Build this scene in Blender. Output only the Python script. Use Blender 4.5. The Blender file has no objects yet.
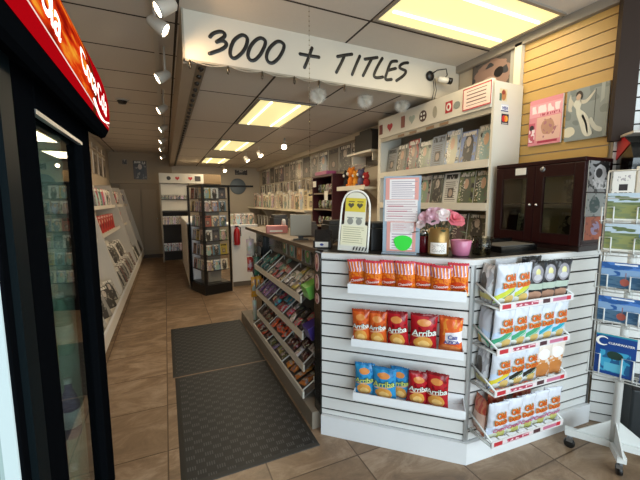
EXPO = 0.45
import bpy, bmesh, math, random
from mathutils import Vector, Matrix, noise
R = random.Random(7)
sc = bpy.context.scene
COL = sc.collection
ORD = 'first second third fourth fifth sixth seventh eighth ninth tenth eleventh twelfth thirteenth fourteenth fifteenth sixteenth seventeenth eighteenth nineteenth twentieth'.split()
# ------------------------------------------------------------------ camera
F = 340.0
EYE = Vector((0, 0, 1.45))
_vy = Vector((165 - 320, 240 - 201.3, -F)).normalized()
_vx = Vector((1068 - 320, 240 - 199, -F)); _vx = (_vx - _vy * _vx.dot(_vy)).normalized()
_vz = _vx.cross(_vy)
ROT = Matrix((_vx, _vy, _vz))
def ray(px, py): return ROT @ Vector((px - 320, 240 - py, -F))
def on(px, py, p, n):
    d = ray(px, py); p = Vector(p); n = Vector(n)
    return EYE + d * ((p - EYE).dot(n) / d.dot(n))
def atX(px, py, x): return on(px, py, (x, 0, 0), (1, 0, 0))
def atY(px, py, y): return on(px, py, (0, y, 0), (0, 1, 0))
def atZ(px, py, z): return on(px, py, (0, 0, z), (0, 0, 1))
cam = bpy.data.cameras.new('camera'); cam.lens = F / 640 * 36; cam.sensor_width = 36; cam.clip_start = 0.02
co = bpy.data.objects.new('camera', cam); COL.objects.link(co)
co.matrix_world = Matrix.Translation(EYE) @ ROT.to_4x4(); sc.camera = co
# ------------------------------------------------------------------ objects
def put(o, parent=None, loc=None, rot=None):
    COL.objects.link(o)
    if parent: o.parent = parent
    if loc is not None: o.location = loc
    if rot is not None: o.rotation_euler = rot
    return o
def tag(o, label, cat, group=None, kind=None):
    o['label'] = label; o['category'] = cat
    if group: o['group'] = group
    if kind: o['kind'] = kind
    n = len(label.replace(',', ' ').split())
    if not 4 <= n <= 16: print('LABEL LEN', n, label)
    return o
def thing(name, label, cat, loc=(0, 0, 0), rz=0, group=None, rx=0):
    o = bpy.data.objects.new(name, None); o.empty_display_size = .05
    put(o, None, loc, (rx, 0, rz)); return tag(o, label, cat, group)
class MB:
    def __init__(s): s.v = []; s.f = []; s.m = []; s.uv = {}; s.sm = set()
    def add(s, vs, fs, m=0, smooth=False, uvs=None):
        b = len(s.v); s.v += [tuple(v) for v in vs]
        for i, f in enumerate(fs):
            if smooth: s.sm.add(len(s.f))
            if uvs and uvs[i]: s.uv[len(s.f)] = uvs[i]
            s.f.append([b + k for k in f]); s.m.append(m)
        return s
    def box(s, x0, x1, y0, y1, z0, z1, m=0):
        x0, x1 = min(x0, x1), max(x0, x1); y0, y1 = min(y0, y1), max(y0, y1); z0, z1 = min(z0, z1), max(z0, z1)
        vs = [(x0,y0,z0),(x1,y0,z0),(x1,y1,z0),(x0,y1,z0),(x0,y0,z1),(x1,y0,z1),(x1,y1,z1),(x0,y1,z1)]
        fs = [(0,3,2,1),(4,5,6,7),(0,1,5,4),(1,2,6,5),(2,3,7,6),(3,0,4,7)]
        return s.add(vs, fs, m)
    def obox(s, o, ux, uy, uz, m=0):       # corner + three edge vectors
        o = Vector(o); ux = Vector(ux); uy = Vector(uy); uz = Vector(uz)
        if ux.cross(uy).dot(uz) < 0: o = o + ux; ux = -ux
        vs = [o, o+ux, o+ux+uy, o+uy, o+uz, o+ux+uz, o+ux+uy+uz, o+uy+uz]
        return s.add(vs, [(0,3,2,1),(4,5,6,7),(0,1,5,4),(1,2,6,5),(2,3,7,6),(3,0,4,7)], m)
    def prism(s, poly, vec, m=0):
        n = len(poly); vec = Vector(vec); a = [Vector(p) for p in poly]; b = [p + vec for p in a]
        fs = [tuple(range(n))[::-1], tuple(range(n, 2*n))] + [(i, (i+1) % n, n+(i+1) % n, n+i) for i in range(n)]
        return s.add(a + b, fs, m)
    def tube(s, pts, r, n=8, m=0, cap=True):
        pts = [Vector(p) for p in pts]; rings = []; b = len(s.v)
        rr = r if isinstance(r, (list, tuple)) else [r] * len(pts)
        prev = None
        for i, p in enumerate(pts):
            t = (pts[min(i+1, len(pts)-1)] - pts[max(i-1, 0)]).normalized()
            if prev is None:
                a = Vector((0, 0, 1)) if abs(t.z) < .9 else Vector((1, 0, 0))
                u = t.cross(a).normalized()
            else:
                u = (prev - t * prev.dot(t)).normalized()
            prev = u; w = t.cross(u)
            for k in range(n):
                c = 2 * math.pi * k / n
                s.v.append(tuple(p + (u * math.cos(c) + w * math.sin(c)) * rr[i]))
        for i in range(len(pts) - 1):
            for k in range(n):
                s.sm.add(len(s.f)); s.f.append([b+i*n+k, b+i*n+(k+1) % n, b+(i+1)*n+(k+1) % n, b+(i+1)*n+k]); s.m.append(m)
        if cap:
            s.f.append([b + k for k in range(n)][::-1]); s.m.append(m)
            s.f.append([b + (len(pts)-1)*n + k for k in range(n)]); s.m.append(m)
        return s
    def lathe(s, prof, c=(0, 0, 0), n=24, m=0, ax=None):
        c = Vector(c); b = len(s.v); q = Vector((0, 0, 1)).rotation_difference(Vector(ax).normalized()) if ax else None
        for r, z in prof:
            for k in range(n):
                a = 2 * math.pi * k / n; p = Vector((r * math.cos(a), r * math.sin(a), z))
                if q: p = q @ p
                s.v.append(tuple(c + p))
        for i in range(len(prof) - 1):
            for k in range(n):
                s.sm.add(len(s.f)); s.f.append([b+i*n+k, b+i*n+(k+1) % n, b+(i+1)*n+(k+1) % n, b+(i+1)*n+k]); s.m.append(m)
        for i, fl in ((0, True), (len(prof) - 1, False)):
            if prof[i][0] > 1e-5:
                f = [b + i*n + k for k in range(n)]; s.f.append(f[::-1] if fl else f); s.m.append(m)
        return s
    def ball(s, c, r, n=12, m=0, sq=(1, 1, 1)):
        prof = [(max(1e-6, math.sin(math.pi*i/(n//2))), -math.cos(math.pi*i/(n//2))) for i in range(n//2 + 1)]
        b = len(s.v); s.lathe(prof, (0, 0, 0), n, m)
        for i in range(b, len(s.v)):
            v = s.v[i]; s.v[i] = (c[0] + v[0]*r*sq[0], c[1] + v[1]*r*sq[1], c[2] + v[2]*r*sq[2])
        return s
    def mesh(s, name, mats):
        me = bpy.data.meshes.new(name); me.from_pydata(s.v, [], s.f); me.validate()
        for m in (mats if isinstance(mats, (list, tuple)) else [mats]): me.materials.append(m)
        for i, p in enumerate(me.polygons):
            p.material_index = s.m[i]; p.use_smooth = i in s.sm
        if s.uv:
            l = me.uv_layers.new(name='UVMap')
            for i, p in enumerate(me.polygons):
                for k, li in enumerate(p.loop_indices):
                    l.data[li].uv = s.uv[i][k] if i in s.uv else (0.5, 0.02)
        me.update(); return me
    def obj(s, name, mats, parent=None, loc=None, rot=None, bevel=0):
        o = bpy.data.objects.new(name, s.mesh(name, mats)); put(o, parent, loc, rot)
        if bevel:
            b = o.modifiers.new('bevel', 'BEVEL'); b.width = bevel; b.segments = 2; b.limit_method = 'ANGLE'
        return o
def struct(name, mb, mats, parent=None):
    o = mb.obj(name, mats, parent)
    o['kind'] = 'structure'; return o
# ------------------------------------------------------------------ materials
def lin(c):
    if isinstance(c, str):
        c = c.lstrip('#'); c = [int(c[i:i+2], 16) / 255 for i in (0, 2, 4)]
    return tuple(x / 12.92 if x <= .04045 else ((x + .055) / 1.055) ** 2.4 for x in c[:3]) + (1,)
class NB:
    def __init__(s, name):
        s.mat = bpy.data.materials.new(name); s.mat.use_nodes = True
        s.t = s.mat.node_tree; s.n = s.t.nodes; s.b = s.n['Principled BSDF']
    def new(s, ty, **k):
        x = s.n.new(ty)
        for a, v in k.items(): setattr(x, a, v)
        return x
    def link(s, a, b): s.t.links.new(a, b)
    def val(s, sock, v):
        if hasattr(v, 'links') or isinstance(v, bpy.types.NodeSocket): s.link(v, sock)
        else: sock.default_value = v
    def M(s, op, a, b=0.0, c=None):
        x = s.new('ShaderNodeMath', operation=op); s.val(x.inputs[0], a); s.val(x.inputs[1], b)
        if c is not None: s.val(x.inputs[2], c)
        return x.outputs[0]
    def mix(s, f, a, b):
        x = s.new('ShaderNodeMix', data_type='RGBA'); s.val(x.inputs[0], f)
        s.val(x.inputs[6], lin(a) if isinstance(a, str) else a); s.val(x.inputs[7], lin(b) if isinstance(b, str) else b)
        return x.outputs[2]
    def noise(s, vec, scale, detail=2, w=None):
        x = s.new('ShaderNodeTexNoise'); x.inputs['Scale'].default_value = scale; x.inputs['Detail'].default_value = detail
        if w is not None:
            x.noise_dimensions = '4D'; s.val(x.inputs['W'], w)
        if vec is not None: s.link(vec, x.inputs['Vector'])
        return x
    def co(s, which='Object'):
        return s.new('ShaderNodeTexCoord').outputs[which]
    def xyz(s, vec):
        x = s.new('ShaderNodeSeparateXYZ'); s.link(vec, x.inputs[0]); return x.outputs
    def bump(s, h, strength=.3, dist=.01):
        x = s.new('ShaderNodeBump'); x.inputs['Strength'].default_value = strength; x.inputs['Distance'].default_value = dist
        s.link(h, x.inputs['Height']); s.link(x.outputs[0], s.b.inputs['Normal'])
def mat(name, c, rough=.5, metal=0, emit=0, ec=None, trans=0, alpha=1, var=0.0, vs=6, spec=.5, coat=0):
    k = NB(name); b = k.b
    b.inputs['Base Color'].default_value = lin(c); b.inputs['Roughness'].default_value = rough
    b.inputs['Metallic'].default_value = metal; b.inputs['Specular IOR Level'].default_value = spec
    b.inputs['Coat Weight'].default_value = coat
    if emit: b.inputs['Emission Color'].default_value = lin(ec or c); b.inputs['Emission Strength'].default_value = emit
    if trans: b.inputs['Transmission Weight'].default_value = trans
    if alpha < 1: b.inputs['Alpha'].default_value = alpha
    if var:
        nz = k.noise(k.co(), vs, 4); m = k.M('MULTIPLY_ADD', nz.outputs[0], var * 2, 1 - var)
        v = k.new('ShaderNodeVectorMath', operation='SCALE'); v.inputs[0].default_value = lin(c)[:3]; k.link(m, v.inputs['Scale'])
        k.link(v.outputs[0], b.inputs['Base Color'])
    return k.mat
def objcol(name, rough=.5, spec=.5, var=.12):           # takes the object's own colour
    k = NB(name); oi = k.new('ShaderNodeObjectInfo'); nz = k.noise(k.co(), 25, 3)
    m = k.M('MULTIPLY_ADD', nz.outputs[0], var * 2, 1 - var)
    v = k.new('ShaderNodeVectorMath', operation='SCALE'); k.link(oi.outputs['Color'], v.inputs[0]); k.link(m, v.inputs['Scale'])
    k.link(v.outputs[0], k.b.inputs['Base Color']); k.b.inputs['Roughness'].default_value = rough; k.b.inputs['Specular IOR Level'].default_value = spec
    return k.mat
def thin_glass(name, tint, refl=1.0, rough=0.0):        # transparent sheet with fresnel reflection
    k = NB(name); k.n.remove(k.b); out = k.n['Material Output']
    tr = k.new('ShaderNodeBsdfTransparent'); tr.inputs[0].default_value = lin(tint)
    gl = k.new('ShaderNodeBsdfGlossy'); gl.inputs['Roughness'].default_value = rough
    fr = k.new('ShaderNodeFresnel'); k.link(k.M('MULTIPLY_ADD', k.new('ShaderNodeNewGeometry').outputs['Backfacing'], 1/1.5 - 1.5, 1.5), fr.inputs[0])
    mx = k.new('ShaderNodeMixShader'); k.link(k.M('MULTIPLY', fr.outputs[0], refl), mx.inputs[0])
    k.link(tr.outputs[0], mx.inputs[1]); k.link(gl.outputs[0], mx.inputs[2]); k.link(mx.outputs[0], out.inputs[0])
    return k.mat
def printed(name, base, layers, rough=.4, spec=.5, rand=False, objbase=False):
    """printed surface on UV: layers are stacked shapes"""
    k = NB(name); uv = k.new('ShaderNodeUVMap').outputs[0]; x, y, _ = k.xyz(uv)
    oi = k.new('ShaderNodeObjectInfo'); rnd = oi.outputs['Random']; w = k.M('MULTIPLY', rnd, 50.0) if rand else None
    col = oi.outputs['Color'] if objbase else lin(base)
    def AND(*a):
        r = a[0]
        for q in a[1:]: r = k.M('MULTIPLY', r, q)
        return r
    def rect(x0, x1, y0, y1, slope=0):
        yy = k.M('MULTIPLY_ADD', k.M('SUBTRACT', x, .5), -slope, y) if slope else y
        return AND(k.M('GREATER_THAN', x, x0), k.M('LESS_THAN', x, x1), k.M('GREATER_THAN', yy, y0), k.M('LESS_THAN', yy, y1))
    for L in layers:
        ty, c = L[0], L[-1]
        if ty == 'rect': m = rect(*L[1:-1])
        elif ty == 'oval':
            cx, cy, rx, ry = L[1:5]; wob = L[5] if len(L) > 6 else 0
            a = k.M('POWER', k.M('ABSOLUTE', k.M('DIVIDE', k.M('SUBTRACT', x, cx), rx)), 2.0)
            b = k.M('POWER', k.M('ABSOLUTE', k.M('DIVIDE', k.M('SUBTRACT', y, cy), ry)), 2.0)
            d = k.M('ADD', a, b)
            if wob: d = k.M('ADD', d, k.M('MULTIPLY', k.M('SUBTRACT', k.noise(uv, 6, 3, w).outputs[0], .5), wob))
            m = k.M('LESS_THAN', d, 1.0)
        elif ty == 'noise':
            x0, x1, y0, y1, scx, scy, th = L[1:8]
            mp = k.new('ShaderNodeMapping'); mp.inputs['Scale'].default_value = (scx, scy, 1); k.link(uv, mp.inputs[0])
            m = AND(k.M('GREATER_THAN', k.noise(mp.outputs[0], 1, 1, w).outputs[0], th), rect(x0, x1, y0, y1))
        elif ty == 'stripes':
            x0, x1, y0, y1, n, duty = L[1:7]
            m = AND(rect(x0, x1, y0, y1), k.M('LESS_THAN', k.M('FRACT', k.M('MULTIPLY_ADD', y, .25 * n, k.M('MULTIPLY', x, n))), duty))
        elif ty == 'lines':
            x0, x1, y0, y1, n, duty = L[1:7]
            ragged = k.M('LESS_THAN', x, k.M('MULTIPLY_ADD', k.noise(uv, n * .7, 0, w).outputs[0], .5 * (x1 - x0), x0 + .6 * (x1 - x0)))
            m = AND(rect(x0, x1, y0, y1), k.M('LESS_THAN', k.M('FRACT', k.M('MULTIPLY', y, n)), duty), ragged)
        if c == 'rand' or c == 'rand2':
            h = k.new('ShaderNodeCombineColor', mode='HSV')
            k.link(k.M('FRACT', k.M('MULTIPLY', rnd, 7.3 if c == 'rand' else 13.7)), h.inputs[0])
            h.inputs[1].default_value = .32; k.link(k.M('MULTIPLY_ADD', k.M('FRACT', k.M('MULTIPLY', rnd, 31.0)), .5, .1), h.inputs[2])
            c = h.outputs[0]
        elif isinstance(c, str): c = lin(c)
        col = k.mix(m, col, c)
    k.link(col, k.b.inputs['Base Color']) if not isinstance(col, tuple) else setattr(k.b.inputs['Base Color'], 'default_value', col)
    k.b.inputs['Roughness'].default_value = rough; k.b.inputs['Specular IOR Level'].default_value = spec
    return k.mat
WHITE = mat('white_laminate', '#e6e4e2', .45, var=.03)
WHITE2 = mat('white_gloss_board', '#dedede', .3, var=.02)
CREAM = mat('cream_paint', '#cbbfa9', .6, var=.04)
BLACK = mat('black_plastic', '#0b0b0c', .4)
BLKGLOSS = mat('black_gloss', '#08090a', .18, coat=.3)
GREY = mat('grey_metal', '#8d8f92', .35, .8)
STEEL = mat('white_steel', '#d3d5d3', .35)
CHROME = mat('chrome', '#d0d0d0', .15, 1)
WOODDK = mat('dark_counter_top', '#15110f', .3, var=.2)
GROOVE = mat('dark_groove_rail', '#15120f', .7, spec=.2)  # dark insert behind the slat grooves
PAPER = mat('paper', '#e4e0d6', .7)
ACRYL = thin_glass('clear_acrylic', '#eef3f4', .8, .05)
TINT = objcol('tinted_plastic', .4)
FOIL = objcol('foil_wrapper', .3, .6, .3)
BULB = mat('lamp_face', '#fff0d0', .5, emit=14, ec='#ffe9c8')
def card_mesh(w, h, t, front, edge=PAPER):
    m = MB(); x0, x1 = -w/2, w/2
    vs = [(x0,-t/2,0),(x1,-t/2,0),(x1,t/2,0),(x0,t/2,0),(x0,-t/2,h),(x1,-t/2,h),(x1,t/2,h),(x0,t/2,h)]
    m.add(vs, [(0,1,5,4)], 0, uvs=[[(0,0),(1,0),(1,1),(0,1)]])
    m.add(vs, [(0,3,2,1),(4,5,6,7),(1,2,6,5),(2,3,7,6),(3,0,4,7)], 1)
    return m.mesh('card', [front, edge])
def text_mb(s, size, shear=0.0, spacing=1.0, bold=0.0):
    cu = bpy.data.curves.new('t', 'FONT'); cu.body = s; cu.size = size; cu.shear = shear; cu.align_x = 'CENTER'
    cu.space_character = spacing; cu.offset = bold; cu.resolution_u = 3
    o = bpy.data.objects.new('t', cu); COL.objects.link(o)
    dg = bpy.context.evaluated_depsgraph_get(); me = bpy.data.meshes.new_from_object(o.evaluated_get(dg))
    vs = [(v.co.x, 0, v.co.y) for v in me.vertices]; fs = [tuple(p.vertices) for p in me.polygons]
    bpy.data.objects.remove(o); bpy.data.meshes.remove(me)
    return vs, fs
# ------------------------------------------------------------------ setting
def grid_mat(name, base, line, ox, px, oy, py, wd, rough=.8, var=.06, extra=None, dim=None):
    k = NB(name); x, y, z = k.xyz(k.co('Object'))
    def ln(v, o, p):
        f = k.M('FRACT', k.M('DIVIDE', k.M('SUBTRACT', v, o - wd / 2), p)); return k.M('LESS_THAN', f, wd / p)
    def cell(v, o, p): return k.M('FLOOR', k.M('DIVIDE', k.M('SUBTRACT', v, o), p))
    g = k.M('MAXIMUM', ln(x, ox, px), ln(y, oy, py))
    c = lin(base)
    if extra: c = extra(k, x, y, cell(x, ox, px), cell(y, oy, py))
    else:
        nz = k.noise(k.co('Object'), 60, 3); c = k.mix(k.M('MULTIPLY', nz.outputs[0], var * 2.5), base, line)
    k.link(k.mix(g, c, line), k.b.inputs['Base Color']); k.b.inputs['Roughness'].default_value = rough
    k.bump(k.M('SUBTRACT', 1.0, g), .4, .003)
    return k
def tile_extra(k, x, y, cx, cy):
    h = k.new('ShaderNodeTexWhiteNoise'); h.noise_dimensions = '2D'
    cv = k.new('ShaderNodeCombineXYZ'); k.link(cx, cv.inputs[0]); k.link(cy, cv.inputs[1]); k.link(cv.outputs[0], h.inputs[0])
    mp = k.new('ShaderNodeMapping'); mp.inputs['Scale'].default_value = (2.0, 3.6, 1); k.link(k.co('Object'), mp.inputs[0])
    off = k.new('ShaderNodeVectorMath', operation='ADD'); k.link(mp.outputs[0], off.inputs[0]); 
    sc_ = k.new('ShaderNodeVectorMath', operation='SCALE'); k.link(h.outputs['Color'], sc_.inputs[0]); sc_.inputs['Scale'].default_value = 9
    k.link(sc_.outputs[0], off.inputs[1])
    n = k.noise(off.outputs[0], 1.7, 9); n.inputs['Roughness'].default_value = .72; n.inputs['Distortion'].default_value = .7
    cr = k.new('ShaderNodeValToRGB'); k.link(n.outputs[0], cr.inputs[0]); e = cr.color_ramp.elements
    e[0].position = .34; e[0].color = lin('#705a46'); e[1].position = .66; e[1].color = lin('#b09880')
    z = e.new(.5); z.color = lin('#8f755c')
    return k.mix(k.M('MULTIPLY', h.outputs[0], .3), cr.outputs[0], '#7d664e')
fk = grid_mat('brown_slate_tile', '#8a6b4c', '#59432f', -.055, .495, 1.06, .49, .008, .42, extra=tile_extra)
struct('floor', MB().box(-1.3, 3.5, -1.7, 9.9, -.08, 0), fk.mat)
ch = grid_mat('ceiling_tile', '#c9c0b4', '#33281f', .13, 1.2, 2.10, .57, .018, .9, .03)
struct('ceiling', MB().box(-1.3, 3.5, -1.7, 9.9, 2.66, 2.74), ch.mat)
cl = grid_mat('ceiling_tile_dropped', '#c9c0b4', '#33281f', .80, .58, 3.14, 1.14, .018, .9, .03)
struct('ceiling_dropped', MB().box(.2, 2.52, 2.48, 9.8, 2.38, 2.41), cl.mat)
WALLW = mat('warm_white_wall', '#b9ad9a', .7, var=.05, vs=3)
WALLB = mat('beige_back_wall', '#9c8b74', .7, var=.06, vs=3)
struct('wall_left', MB().box(-1.3, -1.2, -1.7, 9.9, 0, 2.66), WALLW)
struct('wall_back', MB().box(-1.3, .2, 9.8, 9.9, 0, 2.66).box(.2, 2.62, 9.8, 9.9, 0, 2.66, 1), [WALLB, WALLW])
struct('wall_right', MB().box(2.52, 2.62, 1.2, 9.9, 0, 2.66), WALLW)
struct('wall_side', MB().box(3.38, 3.48, -1.7, .3, 0, 2.66), WALLW)
def slats(mb, o, u, n, L, z0, z1, pitch, gap=.009, depth=.005, m=0, mg=1, z_first=None):
    """horizontal boards with real grooves; o start point, u along, n outward"""
    o = Vector((o[0], o[1], 0)); u = Vector((u[0], u[1], 0)).normalized(); n = Vector((n[0], n[1], 0)).normalized()
    mb.obox(o - n * (depth + .006) + Vector((0, 0, z0)), u * L, n * .006, Vector((0, 0, z1 - z0)), mg)
    z = z1 if z_first is None else z_first
    top = z1
    while top > z0 + .005:
        bot = max(z0, z - (pitch if z_first is None or top != z1 else 0)); 
        if z_first is not None and top == z1: bot = z_first
        mb.obox(o - n * depth + Vector((0, 0, bot + gap / 2)), u * L, n * depth, Vector((0, 0, top - bot - gap)), m)
        z = bot; top = bot
    return mb
YEL = mat('yellow_oak_slat', '#bf9a58', .45, var=.08, vs=9)
GRVY = mat('brown_groove', '#5a3a18', .7)
struct('wall_right_slats', slats(MB(), (2.507, 1.225), (0, 1), (-1, 0), .59, 1.15, 2.63, .0765, .008, .014), [YEL, GRVY])
TRIMG = mat('grey_ceiling_trim', '#8d857a', .5)
struct('trim_1', MB().box(2.47, 2.52, 1.2, 2.45, 2.60, 2.66), TRIMG)
struct('trim_2', MB().box(2.47, 2.52, 1.815, 1.87, 1.15, 2.62), mat('cream_post', '#cfc6b4', .5))
PILLAR = mat('brown_post', '#33261f', .6, spec=.2)
dd = Vector((.70, -.714, 0)); dn = Vector((-.714, -.70, 0))
SLW = mat('white_slat_board', '#dcdcda', .38, var=.02)
dw = MB(); slats(dw, (2.485, 1.185), dd, dn, 1.27, 0, 2.66, .0765, .009)
struct('wall_corner', dw, [SLW, GROOVE])
p0 = Vector((2.47, 1.215, 0))
struct('trim_3', MB().obox(p0 + Vector((0, 0, 1.80)), dd * .10, dn * .06, Vector((0, 0, .86))), PILLAR)
# shop front behind the camera with a large window
struct('wall_front', MB().box(-1.3, -.9, -1.7, -1.6, 0, 2.66).box(3.2, 3.5, -1.7, -1.6, 0, 2.66).box(-.9, 3.2, -1.7, -1.6, 0, .35).box(-.9, 3.2, -1.7, -1.6, 2.45, 2.66), WALLW)
wf = MB()
for x in (-.9, .45, 1.8, 3.15): wf.box(x, x + .05, -1.68, -1.62, .35, 2.45)
wf.box(-.9, 3.2, -1.68, -1.62, .35, .40).box(-.9, 3.2, -1.68, -1.62, 2.40, 2.45)
w1 = struct('window_1', wf, mat('dark_aluminium', '#2b2b2d', .4, .6))
struct('window_1_glass', MB().box(-.88, 3.18, -1.655, -1.65, .38, 2.42), thin_glass('window_glass', '#f4f8f8', .6), w1)
# back door and moulding
bd = struct('door_1', MB().box(-1.0, -.14, 9.72, 9.80, 0, 1.88).box(-.9, -.56, 9.70, 9.725, .2, 1.75, 1).box(-.52, -.2, 9.70, 9.725, .2, 1.75, 1), [mat('tan_door', '#8f7f69', .6), mat('tan_door_panel', '#978771', .6)])
struct('door_1_handle', MB().ball((-.19, 9.68, 1.0), .03).tube([(-.19, 9.72, 1.0), (-.19, 9.68, 1.0)], .012), CHROME, bd)
struct('trim_4', MB().box(-1.2, .2, 9.70, 9.80, 1.89, 1.96), WALLB)
struct('baseboard_back', MB().box(-1.2, .2, 9.69, 9.72, 0, .09), mat('dark_base', '#4a3b2e', .6))
struct('trim_5', MB().box(2.44, 2.52, 3.45, 9.8, 2.30, 2.38), CREAM)
# left edge board of the dropped ceiling
struct('trim_6', MB().box(.15, .18, 2.48, 9.8, 2.34, 2.66).box(.18, .235, 2.48, 9.8, 2.35, 2.40), mat('soffit_board', '#a3937f', .6, var=.05))
# ------------------------------------------------------------------ overhead sign board
SIGN = mat('sign_board', '#bfb7a8', .55, var=.03)
sg = thing('overhead_sign_board', 'long white overhead sign board with hand painted 3000 + TITLES in black', 'sign', (0, 2.45, 0))
MB().box(.15, 2.51, 0, .03, 2.345, 2.66).obj('board', SIGN, sg)
ed = MB().box(.15, 2.51, -.006, 0, 2.345, 2.358).box(.15, .162, -.006, 0, 2.345, 2.66); ed.obj('edge_strip', mat('sign_edge', '#8f8778', .5), sg)
S5 = 640 / 110.0; S6 = 640 / 140.0
def z5(p): return (200 + p[0] / S5, 20 + p[1] / S5)
def z6(p): return (320 + p[0] / S6, 40 + p[1] / S6)
def z4(p): return (160 + p[0] / 4, p[1] / 4)
letters = [
 ('3', z5, [[(58,98),(70,84),(88,74),(115,68),(134,72),(144,84),(140,98),(122,112),(97,128)], [(97,128),(120,121),(140,124),(153,138),(146,157),(118,174),(85,186),(55,196)]]),
 ('0', z5, [[(262,92),(275,108),(272,140),(258,172),(235,200),(207,221),(186,218),(175,195),(180,160),(196,122),(220,99),(244,88),(262,92)]]),
 ('0', z5, [[(365,108),(380,123),(377,148),(362,182),(342,212),(314,235),(290,231),(279,205),(286,172),(303,140),(328,115),(350,105),(365,108)]]),
 ('0', z5, [[(470,127),(488,143),(486,170),(470,203),(450,230),(422,250),(398,244),(387,218),(393,186),(412,155),(438,132),(455,125),(470,127)]]),
 ('+', z4, [[(560,216),(598,223),(636,229)], [(608,192),(594,232),(578,270)]]),
 ('T', z6, [[(80,76),(110,70),(146,65)], [(112,72),(95,110),(75,148)]]),
 ('I', z6, [[(182,74),(164,116),(147,158)]]),
 ('T', z6, [[(205,88),(234,84),(262,80)], [(236,86),(216,125),(197,163)]]),
 ('L', z6, [[(285,84),(268,112),(252,145),(247,164),(256,172),(272,172),(287,169)]]),
 ('E', z6, [[(352,97),(338,97),(325,102),(314,124),(305,152),(299,172),(304,182),(327,180)], [(311,139),(330,134),(346,130)]]),
 ('S', z6, [[(402,104),(384,106),(369,114),(363,126),(376,134),(393,142),(386,158),(370,172),(349,186)]])]
INK = mat('black_sign_paint', '#0d0b0a', .4)
def smooth(pts, k=4):
    pts = [Vector(p) for p in pts]; out = []
    if len(pts) < 3: return pts
    for i in range(len(pts) - 1):
        a, b, c, d = pts[max(i-1, 0)], pts[i], pts[i+1], pts[min(i+2, len(pts)-1)]
        for j in range(k):
            t = j / k; out.append(.5 * ((2*b) + (c-a)*t + (2*a-5*b+4*c-d)*t*t + (3*b-a-3*c+d)*t**3))
    return out + [pts[-1]]
for ch_, zf, strokes in letters:
    mb = MB()
    for st in strokes:
        pts = smooth([atY(*zf(p), 2.449) for p in st]); r = .0125
        b = len(mb.v); mb.tube([(p.x, 0, p.z) for p in pts], r, 8)
        mb.ball((pts[0].x, 0, pts[0].z), r, 8).ball((pts[-1].x, 0, pts[-1].z), r, 8)
    mb.v = [(v[0], v[1] * .2 - .002, v[2]) for v in mb.v]
    mb.obj('lettering', INK, sg)
# small bulbs on a wire under the sign board
sl = thing('string_lights', 'string of small pale bulbs hanging under the lower edge of overhead sign', 'string lights', (0, 2.44, 0))
bx = [.19, .43, .664, .903, 1.10, 1.32]
pts = []
for a, b in zip(bx, bx[1:]):
    for t in range(6): u = t / 6; pts.append((a + (b - a) * u, 0, 2.352 - .02 * math.sin(math.pi * u)))
MB().tube(pts + [(bx[-1], 0, 2.352)], .003, 5).obj('wire', mat('pale_wire', '#a59b8c', .6), sl)
bm = thin_glass('frosted_bulb', '#b9ae9c', 1.2, .3)
for x in bx: MB().lathe([(.001, -.058), (.008, -.05), (.010, -.035), (.008, -.014), (.006, 0)], (x, 0, 2.352), 10).obj('bulb', bm, sl)
rl = thing('rope_light', 'beaded rope light running along the inner left edge of dropped ceiling', 'rope light', (0, 0, 0))
MB().box(.235, .30, 2.49, 9.7, 2.352, 2.378).obj('rail', mat('rope_rail', '#7a6b58', .6), rl)
be = MB().ball((0, 0, 0), .02, 8, 0, (1, 1.6, .8)).mesh('bead', mat('dark_bead', '#241d17', .3))
for i in range(44):
    put(bpy.data.objects.new('bead', be), rl, (.268, 2.56 + i * .16, 2.345))
# ------------------------------------------------------------------ light panels
TUBE = mat('fluorescent_tube', '#fff7d8', .5, emit=2.2, ec='#fff3c4')
DIFF = mat('light_diffuser', '#e9dfae', .5, emit=.58, ec='#fff0a8')
FRM = mat('light_frame', '#8a8074', .5)
def troffer(x0, x1, y0, y1, z, label, w):
    t = thing('ceiling_light_panel', label, 'ceiling light', ((x0+x1)/2, (y0+y1)/2, z), 0, 'fluorescent ceiling panels')
    a, b = (x1-x0)/2, (y1-y0)/2; f = .022
    MB().box(-a, a, -b, -b+f, -.012, 0).box(-a, a, b-f, b, -.012, 0).box(-a, -a+f, -b+f, b-f, -.012, 0).box(a-f, a, -b+f, b-f, -.012, 0).obj('frame', FRM, t)
    MB().box(-a+f, a-f, -b+f, b-f, -.004, 0).obj('diffuser', DIFF, t)
    for s in (-.5, .5):
        if a > b: MB().tube([(-a+.06, s*b, -.006), (a-.06, s*b, -.006)], .011, 8).obj('tube', TUBE, t)
        else: MB().tube([(s*a, -b+.06, -.006), (s*a, b-.06, -.006)], .011, 8).obj('tube', TUBE, t)
    l = bpy.data.lights.new('panel_lamp', 'AREA'); l.shape = 'RECTANGLE'; l.size = 2*a-.05; l.size_y = 2*b-.05
    l.energy = w; l.color = (1, .84, .60)
    put(bpy.data.objects.new('panel_lamp', l), t, (0, 0, -.03))
troffer(1.33, 2.44, 1.49, 2.07, 2.66, 'bright fluorescent panel in the front ceiling before the overhead sign', 7)
troffer(.82, 1.38, 3.15, 4.27, 2.38, 'nearest fluorescent panel in the dropped ceiling behind the overhead sign', 17)
troffer(.82, 1.38, 5.43, 6.55, 2.38, 'middle fluorescent panel in the dropped ceiling with a dark spot', 17)
troffer(.82, 1.38, 7.71, 8.83, 2.38, 'farthest fluorescent panel in the dropped ceiling by the back wall', 17)
dl = bpy.data.lights.new('daylight', 'AREA'); dl.shape = 'RECTANGLE'; dl.size = 4.0; dl.size_y = 2.05; dl.energy = 124; dl.color = (.85, .93, 1)
put(bpy.data.objects.new('daylight', dl), None, (1.15, -1.75, 1.4), (math.radians(90), 0, 0))
wd = bpy.data.worlds.new('sky'); sc.world = wd; wd.use_nodes = True
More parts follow.
